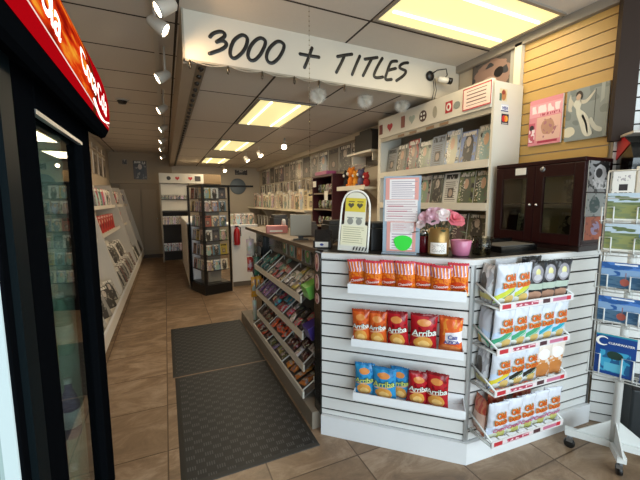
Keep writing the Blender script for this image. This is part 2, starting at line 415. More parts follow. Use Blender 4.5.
wd.node_tree.nodes['Background'].inputs[0].default_value = (.8, .9, 1, 1); wd.node_tree.nodes['Background'].inputs[1].default_value = .9
# ------------------------------------------------------------------ track spots
CANW = mat('lamp_can', '#b9b2a6', .4)
def spot(p, d, label, zc, power=6, r=.04, group='track spot lamps', cone=95):
    t = thing('spot_lamp', label, 'spot lamp', p, 0, group); d = Vector(d).normalized()
    MB().lathe([(.012, -.115), (r*.72, -.10), (r, -.02), (r, 0), (r*.9, 0), (r*.85, -.012)], (0, 0, 0), 14, ax=d).obj('can', CANW, t)
    MB().lathe([(.001, -.004), (r*.86, -.004)], (0, 0, 0), 14, ax=d).obj('lamp_face', BULB, t)
    q = -d * .07
    MB().tube([q, (q.x, q.y, zc - p[2])], .009, 6).obj('stem', CANW, t)
    if power:
        l = bpy.data.lights.new('spot', 'SPOT'); l.energy = power; l.color = (1, .68, .38); l.spot_size = math.radians(cone); l.spot_blend = .8; l.shadow_soft_size = .03
        o = put(bpy.data.objects.new('spot', l), t, d * .01); o.rotation_euler = Vector((0, 0, -1)).rotation_difference(d).to_euler()
rail = thing('track_light_rail', 'pale lighting track along the ceiling left of overhead sign', 'lighting track', (0, 0, 2.66))
MB().box(-.018, .018, 1.5, 9.5, -.022, 0).obj('rail', CANW, rail); MB().box(-.025, .025, 1.46, 1.5, -.026, 0).obj('end_cap', CANW, rail)
pz = 2.49
tp = [((157, 10), (-.85, -.10, -.52)), ((166, 31), (.80, -.18, -.52)), ((157, 79), (-.85, -.10, -.52)), ((158, 111), (-.85, -.10, -.52)), ((160, 130), (-.85, -.10, -.52)), ((160, 142), (-.85, -.10, -.52)), ((160, 150), (-.85, -.10, -.52)), ((161, 158), (-.85, -.10, -.52))]
nm = ['nearest spot on the ceiling track, angled to the left', 'second spot on the ceiling track, turned toward the overhead sign'] + ['%s spot along the ceiling track, angled to the left racks' % ORD[i] for i in range(2, 7)] + ['farthest spot on the ceiling track before the back wall']
for i, (px, d) in enumerate(tp):
    y = [2.12, 2.30, 3.02, 4.15, 5.25, 6.3, 7.4, 8.7][i]; p = atY(*px, y); p.x = max(-.06, min(.09, p.x)); p.z = min(p.z, 2.58)
    spot(p, d, nm[i], 2.64, [7, 10, 9, 10, 11, 12, 12, 12][i], .042, cone=170 if i == 1 else 95)
for i, (px, y, d, lb) in enumerate([((284, 147), 4.9, (-.4, -.8, -.5), 'bright spot lamp under dropped ceiling near the picture wall'), ((248, 161), 6.6, (.5, -.3, -.8), 'white spot lamp beyond the middle ceiling panel'), ((261, 156), 5.9, (.3, -.6, -.8), 'white spot lamp between the bright one and the far one'), ((225, 171), 9.0, (.2, -.8, -.6), 'farthest glowing spot lamp by the back wall')]):
    p = atY(*px, y); p.z = min(p.z, 2.3); spot(p, d, lb, 2.39, 5 if i in (0, 3) else 4, .045, 'spot lamps of the dropped ceiling')
dome = thing('smoke_detector', 'small dark dome on the ceiling above the left racks', 'smoke detector', (*atZ(122, 100, 2.66)[:2], 2.66))
MB().lathe([(.001, -.05), (.04, -.045), (.055, -.02), (.06, 0)], (0, 0, 0), 16).obj('dome', mat('smoked_dome', '#1d1917', .3), dome)
MB().lathe([(.075, -.012), (.075, 0)], (0, 0, 0), 16).obj('ring', CANW, dome)
# ------------------------------------------------------------------ service counter
A = Vector((.832, 1.815, 0)); C = Vector((1.447, 1.257, 0)); Bq = Vector((2.47, 1.195, 0))
u1 = (C - A).normalized(); n1 = Vector((u1.y, -u1.x, 0)); L1 = (C - A).length
u2 = (Bq - C).normalized(); n2 = Vector((u2.y, -u2.x, 0)); L2 = (Bq - C).length
def fac(s, off, z): return A + u1 * s + n1 * off + Vector((0, 0, z))
def side(s, off, z): return C + u2 * s + n2 * off + Vector((0, 0, z))
RZ1 = math.atan2(u1.y, u1.x); RZ2 = math.atan2(u2.y, u2.x)
CTR = 1.145
ct = thing('service_counter', 'angled white slatted service counter with black corner post and sloped candy side', 'counter', (0, 0, 0))
m = MB(); slats(m, A, u1, n1, L1, .125, CTR - .03, .0783, .010, z_first=1.102); m.obj('front_slat_panel', [SLW, GROOVE], ct)
m = MB(); slats(m, C, u2, n2, L2, .125, CTR - .03, .0765, .010, z_first=1.095); m.obj('side_slat_panel', [SLW, GROOVE], ct)
m = MB().obox(C + n1 * .001 - u1 * .012 + Vector((0, 0, .10)), u1 * .014, n1 * .005, (0, 0, CTR - .13)).obox(C + n2 * .001 - u2 * .002 + Vector((0, 0, .10)), u2 * .014, n2 * .005, (0, 0, CTR - .13))
m.obj('corner_strip', mat('aluminium_strip', '#aeb0b0', .35, .5), ct)
m = MB().obox(Bq - u2 * .014 + Vector((0, 0, .12)), u2 * .014, n2 * .006, (0, 0, CTR - .15)); m.obj('end_strip', mat('dark_strip', '#4a4744', .4), ct)
mid = (n1 + n2).normalized()
def pl(o): return [A + n1 * o + Vector((0, 0, 0)), C + mid * (o / mid.dot(n1)), Bq + n2 * o]
a, c, b = pl(.022); a2, c2, b2 = pl(-.03)
m = MB().prism([a2, a, c, c2], (0, 0, .125)).prism([c2, c, b, b2], (0, 0, .125)); m.obj('base_board', mat('white_base_board', '#e3e4e6', .35, var=.03), ct)
m = MB().prism([a2 + Vector((0,0,CTR-.032)), A + n1*.004 + Vector((0,0,CTR-.032)), C + mid*.004 + Vector((0,0,CTR-.032)), c2 + Vector((0,0,CTR-.032))], (0, 0, .03))
m.prism([c2 + Vector((0,0,CTR-.032)), C + mid*.004 + Vector((0,0,CTR-.032)), Bq + n2*.004 + Vector((0,0,CTR-.032)), b2 + Vector((0,0,CTR-.032))], (0, 0, .03))
m.obj('top_band', WHITE2, ct)
PL = mat('worn_grey_plinth', '#877c6e', .6, var=.12, vs=8)
MB().box(.785, 1.2, 1.86, 4.07, 0, .115).obj('plinth', PL, ct)
MB().box(.826, .85, 1.82, 1.915, .115, CTR - .005).box(.85, 1.16, 1.895, 1.915, .115, CTR - .03).obj('end_post', BLKGLOSS, ct)
k = NB('pegboard_back'); vz = k.new('ShaderNodeTexVoronoi'); vz.inputs['Scale'].default_value = 38; k.link(k.co(), vz.inputs[0])
k.link(k.mix(k.M('LESS_THAN', vz.outputs['Distance'], .28), '#5b5650', '#191715'), k.b.inputs['Base Color'])
MB().box(1.15, 1.2, 1.915, 3.62, .115, 1.0).obj('back_panel', k.mat, ct)
MB().box(.95, 1.2, 3.60, 3.63, .115, 1.1).obj('far_end_panel', BLACK, ct)
MB().box(.985, 1.0, 1.915, 4.05, .945, 1.112).box(.93, 1.0, 3.63, 4.05, .115, .95).obj('upper_fascia', BLKGLOSS, ct)
MB().box(1.2, 1.24, 1.9, 4.07, .0, CTR - .03).obj('rear_panel', mat('brown_panel', '#4b3d30', .6), ct)
tp_ = thing('countertop', 'dark glossy countertop running around the angled service counter', 'countertop', (0, 0, CTR - .03))
z0 = Vector((0, 0, 0)); V = lambda x, y: Vector((x, y, 0))
m = MB().prism([A - n1*.031 + V(.03, .06), A - n1*.031, C - mid*.031, C + V(.35, .75), V(1.28, 2.1), V(.93, 2.1), V(.865, 1.95)], (0, 0, .03))
m.prism([C - mid*.031, Bq - n2*.031, V(2.48, 1.76), C + V(.35, .5)], (0, 0, .0299))
m.prism([V(.86, 1.97), V(1.28, 1.97), V(1.28, 4.07), V(.86, 4.07)], (0, 0, .0298), 1)
m.obj('slab', [WOODDK, mat('brown_wood_top', '#5f5040', .45, var=.2)], tp_)
# photo stickers on the black fascia
def sticker(loc, rz, w, h, name, label, layers, base, rx=0, oval=False, group=None, cat='sticker', t=.002, depth=None):
    o = bpy.data.objects.new(name, card_mesh(w, h, t, printed(name, base, layers, .35)))
    put(o, None, loc, (rx, 0, rz)); return tag(o, label, cat, group)
st = [(2.05, '#b9a7a0'), (2.22, '#9d8e88'), (2.40, '#8d97a8'), (2.58, '#c08a60'), (2.76, '#8f9088'), (2.96, '#75746c')]
photo_m = [printed('small_photo', c, [('oval', .5, .5, .42, .45, .5, '#%02x%02x%02x' % tuple(R.randint(60, 200) for _ in range(3))), ('oval', .5, .62, .2, .2, .4, '#d8b59c'), ('noise', .05, .95, .05, .4, 5, 5, .55, '#3a3432')], .4) for _, c in st]
for i, (y, c) in enumerate(st):
    o = bpy.data.objects.new('photo_card', card_mesh(.115, .11, .003, photo_m[i])); put(o, None, (.982, y, .968), (0, 0, -math.pi/2))
    tag(o, '%s small photo card from the near end of the black band under the countertop' % ORD[i], 'photo card', 'photo cards under the countertop')
ovm = printed('pink_oval', '#d9b8b4', [('oval', .5, .5, .36, .42, .4, '#a9656a'), ('oval', .5, .6, .2, .2, .5, '#e2c6b2')], .4)
for i, (y0, y1) in enumerate([(253, 272), (274, 291), (293, 304)]):
    p = atX(317.5, y1, .825); q = atX(317.5, y0, .825)
    mb = MB(); N = 20; h = (q.z - p.z) / 2
    mb.add([(.028 * math.cos(2*math.pi*t/N), -.0015, h + h * .96 * math.sin(2*math.pi*t/N)) for t in range(N)] + [(.028 * math.cos(2*math.pi*t/N), .0012, h + h * .96 * math.sin(2*math.pi*t/N)) for t in range(N)],
           [tuple(range(N))] + [tuple(range(N, 2*N))[::-1]] + [(t, N+t, N+(t+1) % N, (t+1) % N) for t in range(N)], uvs=[[(.5 + .5*math.cos(2*math.pi*t/N), .5 + .5*math.sin(2*math.pi*t/N)) for t in range(N)]] + [None]*(N+1))
    o = mb.obj('oval_sticker', ovm, None, (.8245, 1.868, p.z), (0, 0, -math.pi/2))
    tag(o, '%s pink oval sticker on the black corner post of the counter' % ['topmost', 'middle', 'lowest'][i], 'sticker', 'oval stickers on the corner post')
# ------------------------------------------------------------------ sloped wire trays with candy
def wire_tray(xf, zf, y0, y1, divs, label, dx=.25, dz=.205):
    t = thing('candy_tray', label, 'candy tray', (xf, 0, zf), 0, 'sloped trays of candy')
    MB().prism([(0, y0, 0), (dx, y0, dz), (dx, y0, dz - .012), (0, y0, -.012)], (0, y1 - y0, 0)).obj('floor_panel', mat('tray_floor', '#5f5a55', .5), t)
    MB().box(-.012, 0, y0, y1, -.016, .034).obj('front_rail', mat('cream_price_rail', '#e0d9cc', .4), t)
    for y in divs:
        MB().tube([(-.004, y, .034), (dx, y, dz + .05)], .0055, 6).tube([(.002, y, 0), (-.004, y, .036)], .005, 6).tube([(.08, y, .07), (.08, y, .115)], .004, 6).tube([(.17, y, .14), (.17, y, .19)], .004, 6).obj('divider', STEEL, t)
    return t
def pack_mesh(w, l, h):
    m = MB(); N = 8; vs = []
    for s in (1, -1):
        for j in range(N + 1):
            for i in range(N + 1):
                a, b = i / N * 2 - 1, j / N * 2 - 1
                e = max(0, 1 - abs(a) ** 3) ** .6 * max(0, 1 - abs(b) ** 4) ** .8
                wx = w/2 * a * (1 - .08 * (1 - b*b)) ; zz = s * h/2 * e + .004 * noise.noise((a*2.2+7, b*2.2, s)) * e
                vs.append((wx, l/2 * b + (.004 * (i % 2) if abs(b) > .99 else 0), zz))
    fs = []
    M_ = (N + 1) ** 2
    for j in range(N):
        for i in range(N):
            q = j*(N+1)+i; fs.append((q, q+1, q+N+2, q+N+1)); fs.append((M_+q, M_+q+N+1, M_+q+N+2, M_+q+1))
    m.add(vs, fs, 0, True, uvs=[[( (v % (N+1))/N if v < M_ else (v-M_) % (N+1)/N, ((v % M_)//(N+1))/N) for v in f] for f in fs]); return m
candy_print = printed('candy_wrapper', '#888888', [('noise', 0, 1, 0, 1, 3, 4, .58, 'rand2'), ('rect', .2, .8, .4, .62, .25, '#b9b0a4'), ('noise', .12, .88, .34, .58, 9, 4, .5, 'rand')], .28, .6, True, True)
pk = [pack_mesh(.072, .092, .020).mesh('candy_pack', candy_print), pack_mesh(.06, .095, .02).mesh('candy_pack', candy_print), pack_mesh(.08, .08, .026).mesh('candy_pack', candy_print)]
tn = ['top', 'second', 'third', 'lowest']
trays = [(.838, .758, 2.16, 3.50, (2.18, 2.62, 3.05, 3.48), [(3.27, ['#2f6d70', '#1f4a52', '#4a8a80', '#27303a'], 'teal and dark'), (2.85, ['#c99a78', '#b04a3c', '#7a9a84', '#d7c9a8', '#c28b94'], 'mixed pastel'), (2.42, ['#e4e0da', '#d9d2ce', '#b8a85a', '#d8d4cc'], 'clear and white')]),
         (.84, .495, 2.14, 3.48, (2.16, 2.60, 3.03, 3.46), [(3.25, ['#7f5a92', '#9a78a8', '#5d4a72'], 'purple'), (2.82, ['#2f86a0', '#3aa0b8', '#27506a', '#a83a4a'], 'blue and red'), (2.38, ['#c23a48', '#e8d8d4', '#2a2428', '#d85a68', '#17161c'], 'red and black')]),
         (.84, .268, 2.12, 3.46, (2.14, 2.58, 3.01, 3.44), [(3.22, ['#5a2a1c', '#7d3a22', '#33201a'], 'dark brown'), (2.80, ['#c8401c', '#d8552a', '#b8301c'], 'orange red'), (2.36, ['#6a2420', '#8a8fa8', '#d8d4d8', '#4a1a1a'], 'maroon and white')]),
         (.795, .135, 2.02, 3.46, (2.04, 2.50, 2.96, 3.44), [(3.2, ['#b8401e', '#a83418', '#6a2a18'], 'rust coloured'), (2.73, ['#a88a3a', '#8a7a3c', '#5c5a34', '#7a6a8a'], 'mustard coloured'), (2.27, ['#c07a2c', '#b0662a', '#8a5a2c'], 'amber coloured')])]
for ti, (xf, zf, y0, y1, dv, groups) in enumerate(trays):
    dx, dz = (.25, .20) if ti < 3 else (.22, .12)
    wire_tray(xf, zf, y0, y1, dv, '%s sloped candy tray with cream front rail on the aisle side of counter' % tn[ti], dx, dz)
    sl_ = math.atan2(dz, dx)
    for gi, (yc, cols, cn) in enumerate(groups):
        pos = ['far', 'middle', 'near'][gi]
        for r_ in range(3):
            for c_ in range(4):
                if r_ == 2 and R.random() < .6: continue
                d = .056 + r_ * .074 + R.uniform(-.01, .01); y = yc - .15 + c_ * .10 + R.uniform(-.005, .005)
                o = bpy.data.objects.new('candy_pack', R.choice(pk))
                h = .023 + R.uniform(0, .008)
                put(o, None, (xf + .012 + d * math.cos(sl_) - h * math.sin(sl_), y, zf + d * math.sin(sl_) + h * math.cos(sl_)),
                    (Matrix.Rotation(-sl_, 3, 'Y') @ Matrix.Rotation(R.choice((0, 1.57)) + R.uniform(-.4, .4), 3, 'Z') @ Matrix.Rotation(R.uniform(-.1, .1), 3, 'X')).to_euler())
                o.color = lin(R.choice(cols))
                tag(o, '%s candy pack among those in the %s section of the %s candy tray' % (cn, pos, tn[ti]), 'candy', '%s candy in the %s section of the %s tray' % (cn, pos, tn[ti]))
# bright green box at the near end of the top tray and purple one below
for z, yc, c, lb in ((.79, 2.095, '#7fc65a', 'lime green candy box at the near end of the top candy tray'), (.515, 2.07, '#4a3a88', 'violet candy box at the near end of the second candy tray')):
    o = MB().obox((-.05, -.055, 0), (.16, 0, .06), (0, .11, 0), (-.03, 0, .085)).obj('candy_box', candy_print, None, (.90, yc, z), bevel=.004); o.color = lin(c); tag(o, lb, 'candy box')
# bags hanging at the far end of the candy side
def hang(px, y0, y1, y, w, c, name, lb, th=.05):
    a_ = atY(px, y0, y); b_ = atY(px, y1, y); h = a_.z - b_.z
    t = thing(name, lb, 'bag', (a_.x, y, b_.z), -.15)
    mb = pack_mesh(w, h, th); mb.v = [(v[0], v[2], v[1] + h/2) for v in mb.v]; mb.f = [f[::-1] for f in mb.f]
    q = mb.obj('pouch', candy_print, t); q.color = lin(c)
    MB().tube([(0, 0, h - .012), (0, .015, h + .02), (0, .12, h + .025)], .004, 6).obj('hook', STEEL, t)
for a_ in [(250, 239, 256, 3.86, .09, '#cfc6ba', 'hanging_bag', 'white patterned bag hanging at the far end of the counter'), (250, 257, 272, 3.80, .07, '#a8281e', 'hanging_bag', 'red bag hanging below the white patterned one at counter end'),
           (256.5, 257, 275, 3.70, .06, '#2c6a54', 'hanging_bag', 'green bag hanging at the end beside the top candy tray'), (253.5, 277, 297, 3.74, .06, '#d89a2a', 'hanging_bag', 'leftmost yellow snack bag hanging at the end of the candy trays'),
           (258.5, 276, 296, 3.68, .06, '#d8a43a', 'hanging_bag', 'middle yellow snack bag hanging at the end of the candy trays'), (263, 277, 293, 3.64, .05, '#c87a24', 'hanging_bag', 'rightmost orange yellow snack bag hanging at the end of candy trays'),
           (254.5, 300, 325, 3.72, .05, '#b9b3ab', 'hanging_bag', 'pale slim bag hanging lowest at the end of the candy trays')]: hang(*a_)
# ------------------------------------------------------------------ chip bags
def bag_depth(x, z, w, h, th):
    a = max(-1, min(1, x / (w / 2))); b = max(-1, min(1, z / h * 2 - 1))
    e = max(0, 1 - abs(a) ** 2.6) ** .75 * max(0, 1 - abs(b) ** 3.2) ** .9
    return th/2 * e + .004
def bag_mesh(w, h, th, m, seed, mats=None):
    mb = MB(); NX, NZ = 16, 22; vs = []
    for s in (-1, 1):
        for j in range(NZ + 1):
            for i in range(NX + 1):
                a, b = i / NX * 2 - 1, j / NZ * 2 - 1
                e = max(0, 1 - abs(a) ** 2.6) ** .75 * max(0, 1 - abs(b) ** 3.2) ** .9
                x = w/2 * a * (1 - .07 * (1 - b*b)); z = h * (b + 1) / 2
                if j == NZ: z += .003 * (i % 2)
                cr = noise.noise((a*2.5 + seed, b*3.5, s + seed)) * .008 * max(0, 1 - e * .6) + .0035 * math.sin(a * 22 + seed) * max(0, abs(b) - .62)
                y = s * th/2 * e + cr * (1 if abs(a) < .99 else .3) + s * .001
                vs.append((x, y, z))
    M_ = (NX+1)*(NZ+1); fs = []; uvs = []
    for j in range(NZ):
        for i in range(NX):
            q = j*(NX+1)+i
            for f in ((q, q+1, q+NX+2, q+NX+1), (M_+q, M_+q+NX+1, M_+q+NX+2, M_+q+1)):
                fs.append(f); uvs.append([(((v % M_) % (NX+1))/NX, ((v % M_)//(NX+1))/NZ) for v in f])
    for j in range(NZ):
        for i in (0, NX):
            q = j*(NX+1)+i; f = (q, q+NX+1, M_+q+NX+1, M_+q); fs.append(f if i == 0 else f[::-1]); uvs.append([(i/NX, j/NZ)]*4)
    for i in range(NX):
        for j in (0, NZ):
            q = j*(NX+1)+i; f = (q, q+1, M_+q+1, M_+q); fs.append(f[::-1] if j == 0 else f); uvs.append([(i/NX, j/NZ)]*4)
    mb.add(vs, fs, 0, True, uvs); return mb.mesh('chip_bag', m)
def on_bag(parent, s, size, cx, cz, w, h, th, m, shear=0, rot=0, outline=None, bold=0, tall=1.0, name='lettering'):
    for k_, (bb, mm, dy) in enumerate(([(bold + .0016, outline, .0030)] if outline else []) + [(bold, m, .0042)]):
        vs, fs = text_mb(s, size, shear, .95, bb)
        z0_ = min(v[2] for v in vs); z1_ = max(v[2] for v in vs); cr, sr = math.cos(rot), math.sin(rot); out = []
        for v in vs:
            x, z = v[0], (v[2] - size * .35) * tall
            x, z = cx + x*cr - z*sr, cz + x*sr + z*cr
            out.append((x, -bag_depth(x, z, w, h, th) - dy, z))
        MB().add(out, fs).obj(name + ('_outline' if outline and k_ == 0 else ''), mm, parent)
BR = .27
T_ORG = mat('orange_lettering', '#c84a06', .4); T_WHT = mat('white_lettering', '#f2efe8', .4); T_PNK = mat('pink_lettering', '#b01f62', .4); T_BLU = mat('blue_lettering', '#33408f', .4)
T_DRK = mat('dark_lettering', '#20301f', .4); T_YEL = mat('yellow_outline', '#f4c95a', .4); T_BRN = mat('brown_outline', '#e0a84a', .4); T_LIME = mat('lime_lettering', '#c5d67a', .4)
B_CHZ = printed('cheese_snack_bag', '#e07a1e', [('noise', 0, 1, 0, .62, 9, 9, .55, '#c4501a'), ('stripes', 0, 1, .62, 1.1, 6, .5, '#efd8df'), ('stripes', 0, 1, .64, .95, 6, .22, '#8a4a86'), ('rect', 0, 1, .94, 1.1, '#c93a4c'), ('noise', 0, 1, .0, .14, 12, 8, .45, '#efd3a8'), ('oval', .5, .33, .38, .13, .25, '#c6401a')], BR)
def arriba(nm, base, dark): return printed(nm, base, [('noise', 0, 1, 0, 1, 4, 5, .62, dark), ('oval', .5, .80, .26, .09, .3, '#d88a48'), ('oval', .5, .22, .36, .20, .7, '#d99a48'), ('oval', .52, .20, .22, .11, .8, '#eec478'), ('rect', .1, .9, .42, .46, .1, '#e2b090'), ('rect', 0, 1, .95, 1.1, dark)], BR)
B_ORG = arriba('orange_tortilla_bag', '#cf5a22', '#a83c18'); B_RED = arriba('red_tortilla_bag', '#b01824', '#7c0f1a'); B_BLU = arriba('blue_tortilla_bag', '#2f8fc4', '#2474ac')
B_OR5 = printed('bright_orange_bag', '#e0622a', [('noise', 0, 1, .5, 1, 5, 4, .55, '#e89038'), ('rect', .3, 1, .30, .62, .1, '#ece6ea'), ('oval', .5, .13, .45, .14, .5, '#e0874a'), ('rect', 0, 1, .95, 1.1, '#c14a20')], BR)
def dutch(nm, band, band2, low='#cfae68', base='#c6cad3'): return printed(nm, base, [('rect', 0, 1, .26, .40, .35, band), ('rect', 0, 1, .20, .25, .35, band2), ('rect', 0, .35, .40, .55, .3, '#b9cbe4'), ('oval', .66, .14, .24, .12, .6, low), ('oval', .3, .10, .18, .08, .5, '#d7d9d2'), ('rect', 0, 1, .95, 1.1, '#c9ccd2')], BR)
B_D1 = dutch('white_lime_chip_bag', '#c3c944', '#7a9a4a'); B_DG = dutch('white_green_chip_bag', '#3f9a74', '#76b890'); B_DT = dutch('white_teal_chip_bag', '#2c9cb4', '#7ac4cc'); B_DK = dutch('white_black_chip_bag', '#23241f', '#557a3c')
B_DY = dutch('white_yellow_chip_bag', '#d3c23c', '#4a7ab8'); B_DP = printed('white_pink_chip_bag', '#cbced8', [('oval', .62, .12, .3, .14, .6, '#b8b86a'), ('oval', .3, .1, .2, .1, .5, '#cfd6c0'), ('rect', 0, .3, .3, .5, .4, '#cfd9ee'), ('rect', 0, 1, .95, 1.1, '#d0d4de')], BR)
B_BLK = printed('black_kettle_bag', '#232022', [('oval', .5, .70, .30, .22, 0, '#8a868c'), ('oval', .5, .74, .12, .10, .2, '#cfc88a'), ('oval', .5, .62, .2, .08, .2, '#b9b6bc'), ('rect', .04, .96, .30, .46, '#a9b6a8'), ('oval', .5, .12, .42, .14, .5, '#a8806a'), ('rect', 0, 1, .96, 1.1, '#141214')], BR)
B_BGE = printed('beige_chip_bag', '#d9ccc0', [('noise', 0, 1, 0, .6, 7, 9, .5, '#c88a54'), ('oval', .5, .7, .3, .15, .4, '#e6e2e2'), ('oval', .5, .25, .4, .22, .8, '#b9763c'), ('rect', 0, 1, .95, 1.1, '#c9b8a8')], BR)
B_SIL = printed('silver_bag_side', '#a9aab0', [('noise', 0, 1, 0, 1, 5, 3, .5, '#d4d6da'), ('oval', .5, .5, .3, .3, .5, '#55504a'), ('rect', 0, 1, .1, .25, '#c8c27a')], .3)
B_PNK = printed('copper_pink_bag', '#c87a5a', [('noise', 0, 1, 0, 1, 6, 4, .5, '#b84a3c'), ('rect', 0, 1, .1, .6, '#d8b8a8')], .3)
def bag(loc, rz, w, h, th, m, texts, name, label, group, lean=0, roll=0):
    t = thing(name, label, 'chip bag', loc, rz, group); t.rotation_euler = (lean, roll, rz)
    o = bpy.data.objects.new('pouch', bag_mesh(w, h, th, m, R.uniform(0, 50))); put(o, t)
    for x in texts: on_bag(t, *x[:4], w, h, th, *x[4:])
    return t
def acr_tray(s0, s1, z, lip, label):
    t = thing('shelf_tray', label, 'shelf tray', fac(s0, .002, z), RZ1, 'trays on the front of the counter'); L = s1 - s0
    ax = mat('white_tray', '#e9ebee', .25, alpha=1)
    MB().box(0, L, -.125, 0, 0, .005).obj('base', ax, t)
    MB().box(0, L, -.130, -.125, -.002, lip).obj('front_lip', ax, t)
    MB().box(0, .004, -.125, 0, .005, lip).box(L-.004, L, -.125, 0, .005, lip).obj('side_lip', ax, t)
    MB().box(0, L, -.003, 0, .005, lip * 1.4).obj('back_lip', ax, t)
trs = [(.190, .790, .952, .050, 'top white shelf tray on the counter front, holding cheese snack bags'), (.212, .790, .652, .040, 'middle white shelf tray on the counter front, holding orange and red bags'), (.225, .812, .338, .042, 'lowest white shelf tray on the counter front, holding blue and red bags')]
for a_ in trs: acr_tray(*a_)
# top tray
for i in range(7):
    s = .232 + i * .087
    bag(fac(s, .052 + .026 * (i % 2), .9635), RZ1 + R.uniform(-.12, .12), .104 if i != 3 else .108, .163 + R.uniform(-.008, .010), .050, B_CHZ, [('Cheezies', .021, 0, .056, T_WHT, .2, .12)],
        'cheese_snack_bag', '%s orange cheese snack bag from the left in the top tray' % ORD[i], 'cheese snack bags in the top tray', .10, R.uniform(-.07, .07))
def arr(c, tm=None): return [('Arriba', c * .35, 0, .108, tm or T_WHT, .15, .10, T_DRK, .0006)]
mid_ = [(.258, .104, .192, B_ORG, 'leftmost orange tortilla chip bag in the middle tray', 0), (.350, .104, .190, B_ORG, 'second orange tortilla chip bag in the middle tray', 0), (.462, .118, .200, B_RED, 'narrower red tortilla chip bag in the middle tray', -.1), (.590, .142, .200, B_RED, 'wide red tortilla chip bag in the middle tray', .05)]
for s, w, h, m_, lb, rr in mid_: bag(fac(s, .066, .658), RZ1 + rr, w, h, .06, m_, arr(w), 'tortilla_chip_bag', lb, 'bags in the middle tray', .09, R.uniform(-.05, .05))
bag(fac(.728, .066, .658), RZ1 - .15, .120, .198, .06, B_OR5, [('Cas', .032, .012, .102, T_BLU, .15, .08, None, .0008), ('AZICA', .026, .008, .073, T_BLU, .1, .05, None, .0006)], 'tortilla_chip_bag', 'bright orange chip bag with white patch at right end of middle tray', 'bags in the middle tray', .09)
low_ = [(.278, .116, .196, B_BLU, 'leftmost blue tortilla chip bag in the lowest tray', .05, .064), (.392, .136, .190, B_BLU, 'middle blue tortilla chip bag in the lowest tray', -.05, .074), (.482, .108, .190, B_BLU, 'rightmost blue tortilla chip bag, tucked beside a red bag', -.15, .046), (.566, .112, .192, B_RED, 'left red tortilla chip bag in the lowest tray', .1, .066), (.672, .120, .198, B_RED, 'right red tortilla chip bag at the end of the lowest tray', -.12, .066)]
for s, w, h, m_, lb, rr, of in low_: bag(fac(s, of, .344), RZ1 + rr, w, h, .06 if of > .05 else .045, m_, arr(w, T_LIME if m_ is B_BLU else T_WHT), 'tortilla_chip_bag', lb, 'bags in the lowest tray', .09, R.uniform(-.06, .06))
# ------------------------------------------------------------------ wire shelves on the right face
RAIL = printed('price_rail', '#d2cccc', [('rect', .03, .14, .15, .85, '#b82a34'), ('rect', .2, .5, .2, .8, '#a83a52'), ('noise', .16, .9, .3, .7, 20, 2, .55, '#e8c8cc'), ('rect', .56, .66, .15, .85, '#4a2a30'), ('rect', .7, .9, .2, .8, '#b86a84'), ('rect', .9, .96, .15, .85, '#c02a34')], .4)
ZS = [.925, .697, .480, .205]
def dt(c=.14): return [('Old', .036, .006, .146, T_ORG, 0, .12, T_BRN, .0010, 1.25), ('Dutch', .0305, .006, .108, T_ORG, 0, .12, T_BRN, .0010, 1.25)]
rows = [[(B_D1, dt()), (B_D1, dt()), (B_BLK, []), (B_BLK, []), (B_BLK, [])],
        [(B_DG, dt()), (B_DG, dt()), (B_DG, dt()), (B_DT, dt()), (B_DT, dt())],
        [(B_DY, dt()), (B_DK, dt() + [('100', .024, .01, .058, T_WHT, .1, .2)]), (B_DK, dt()), (B_BGE, []), (B_BGE, [])],
        [(B_DP, dt() + [('Crunch', .030, .004, .066, T_PNK, .3, .22, None, .0009)])] * 5]
kinds = [['white lime banded', 'white lime banded', 'black and grey', 'black and grey', 'black and grey'], ['white green banded'] * 3 + ['white teal banded'] * 2, ['white yellow banded', 'white black banded', 'white dark green banded', 'beige', 'beige'], ['white pink lettered'] * 5]
rn = ['top', 'second', 'third', 'bottom']
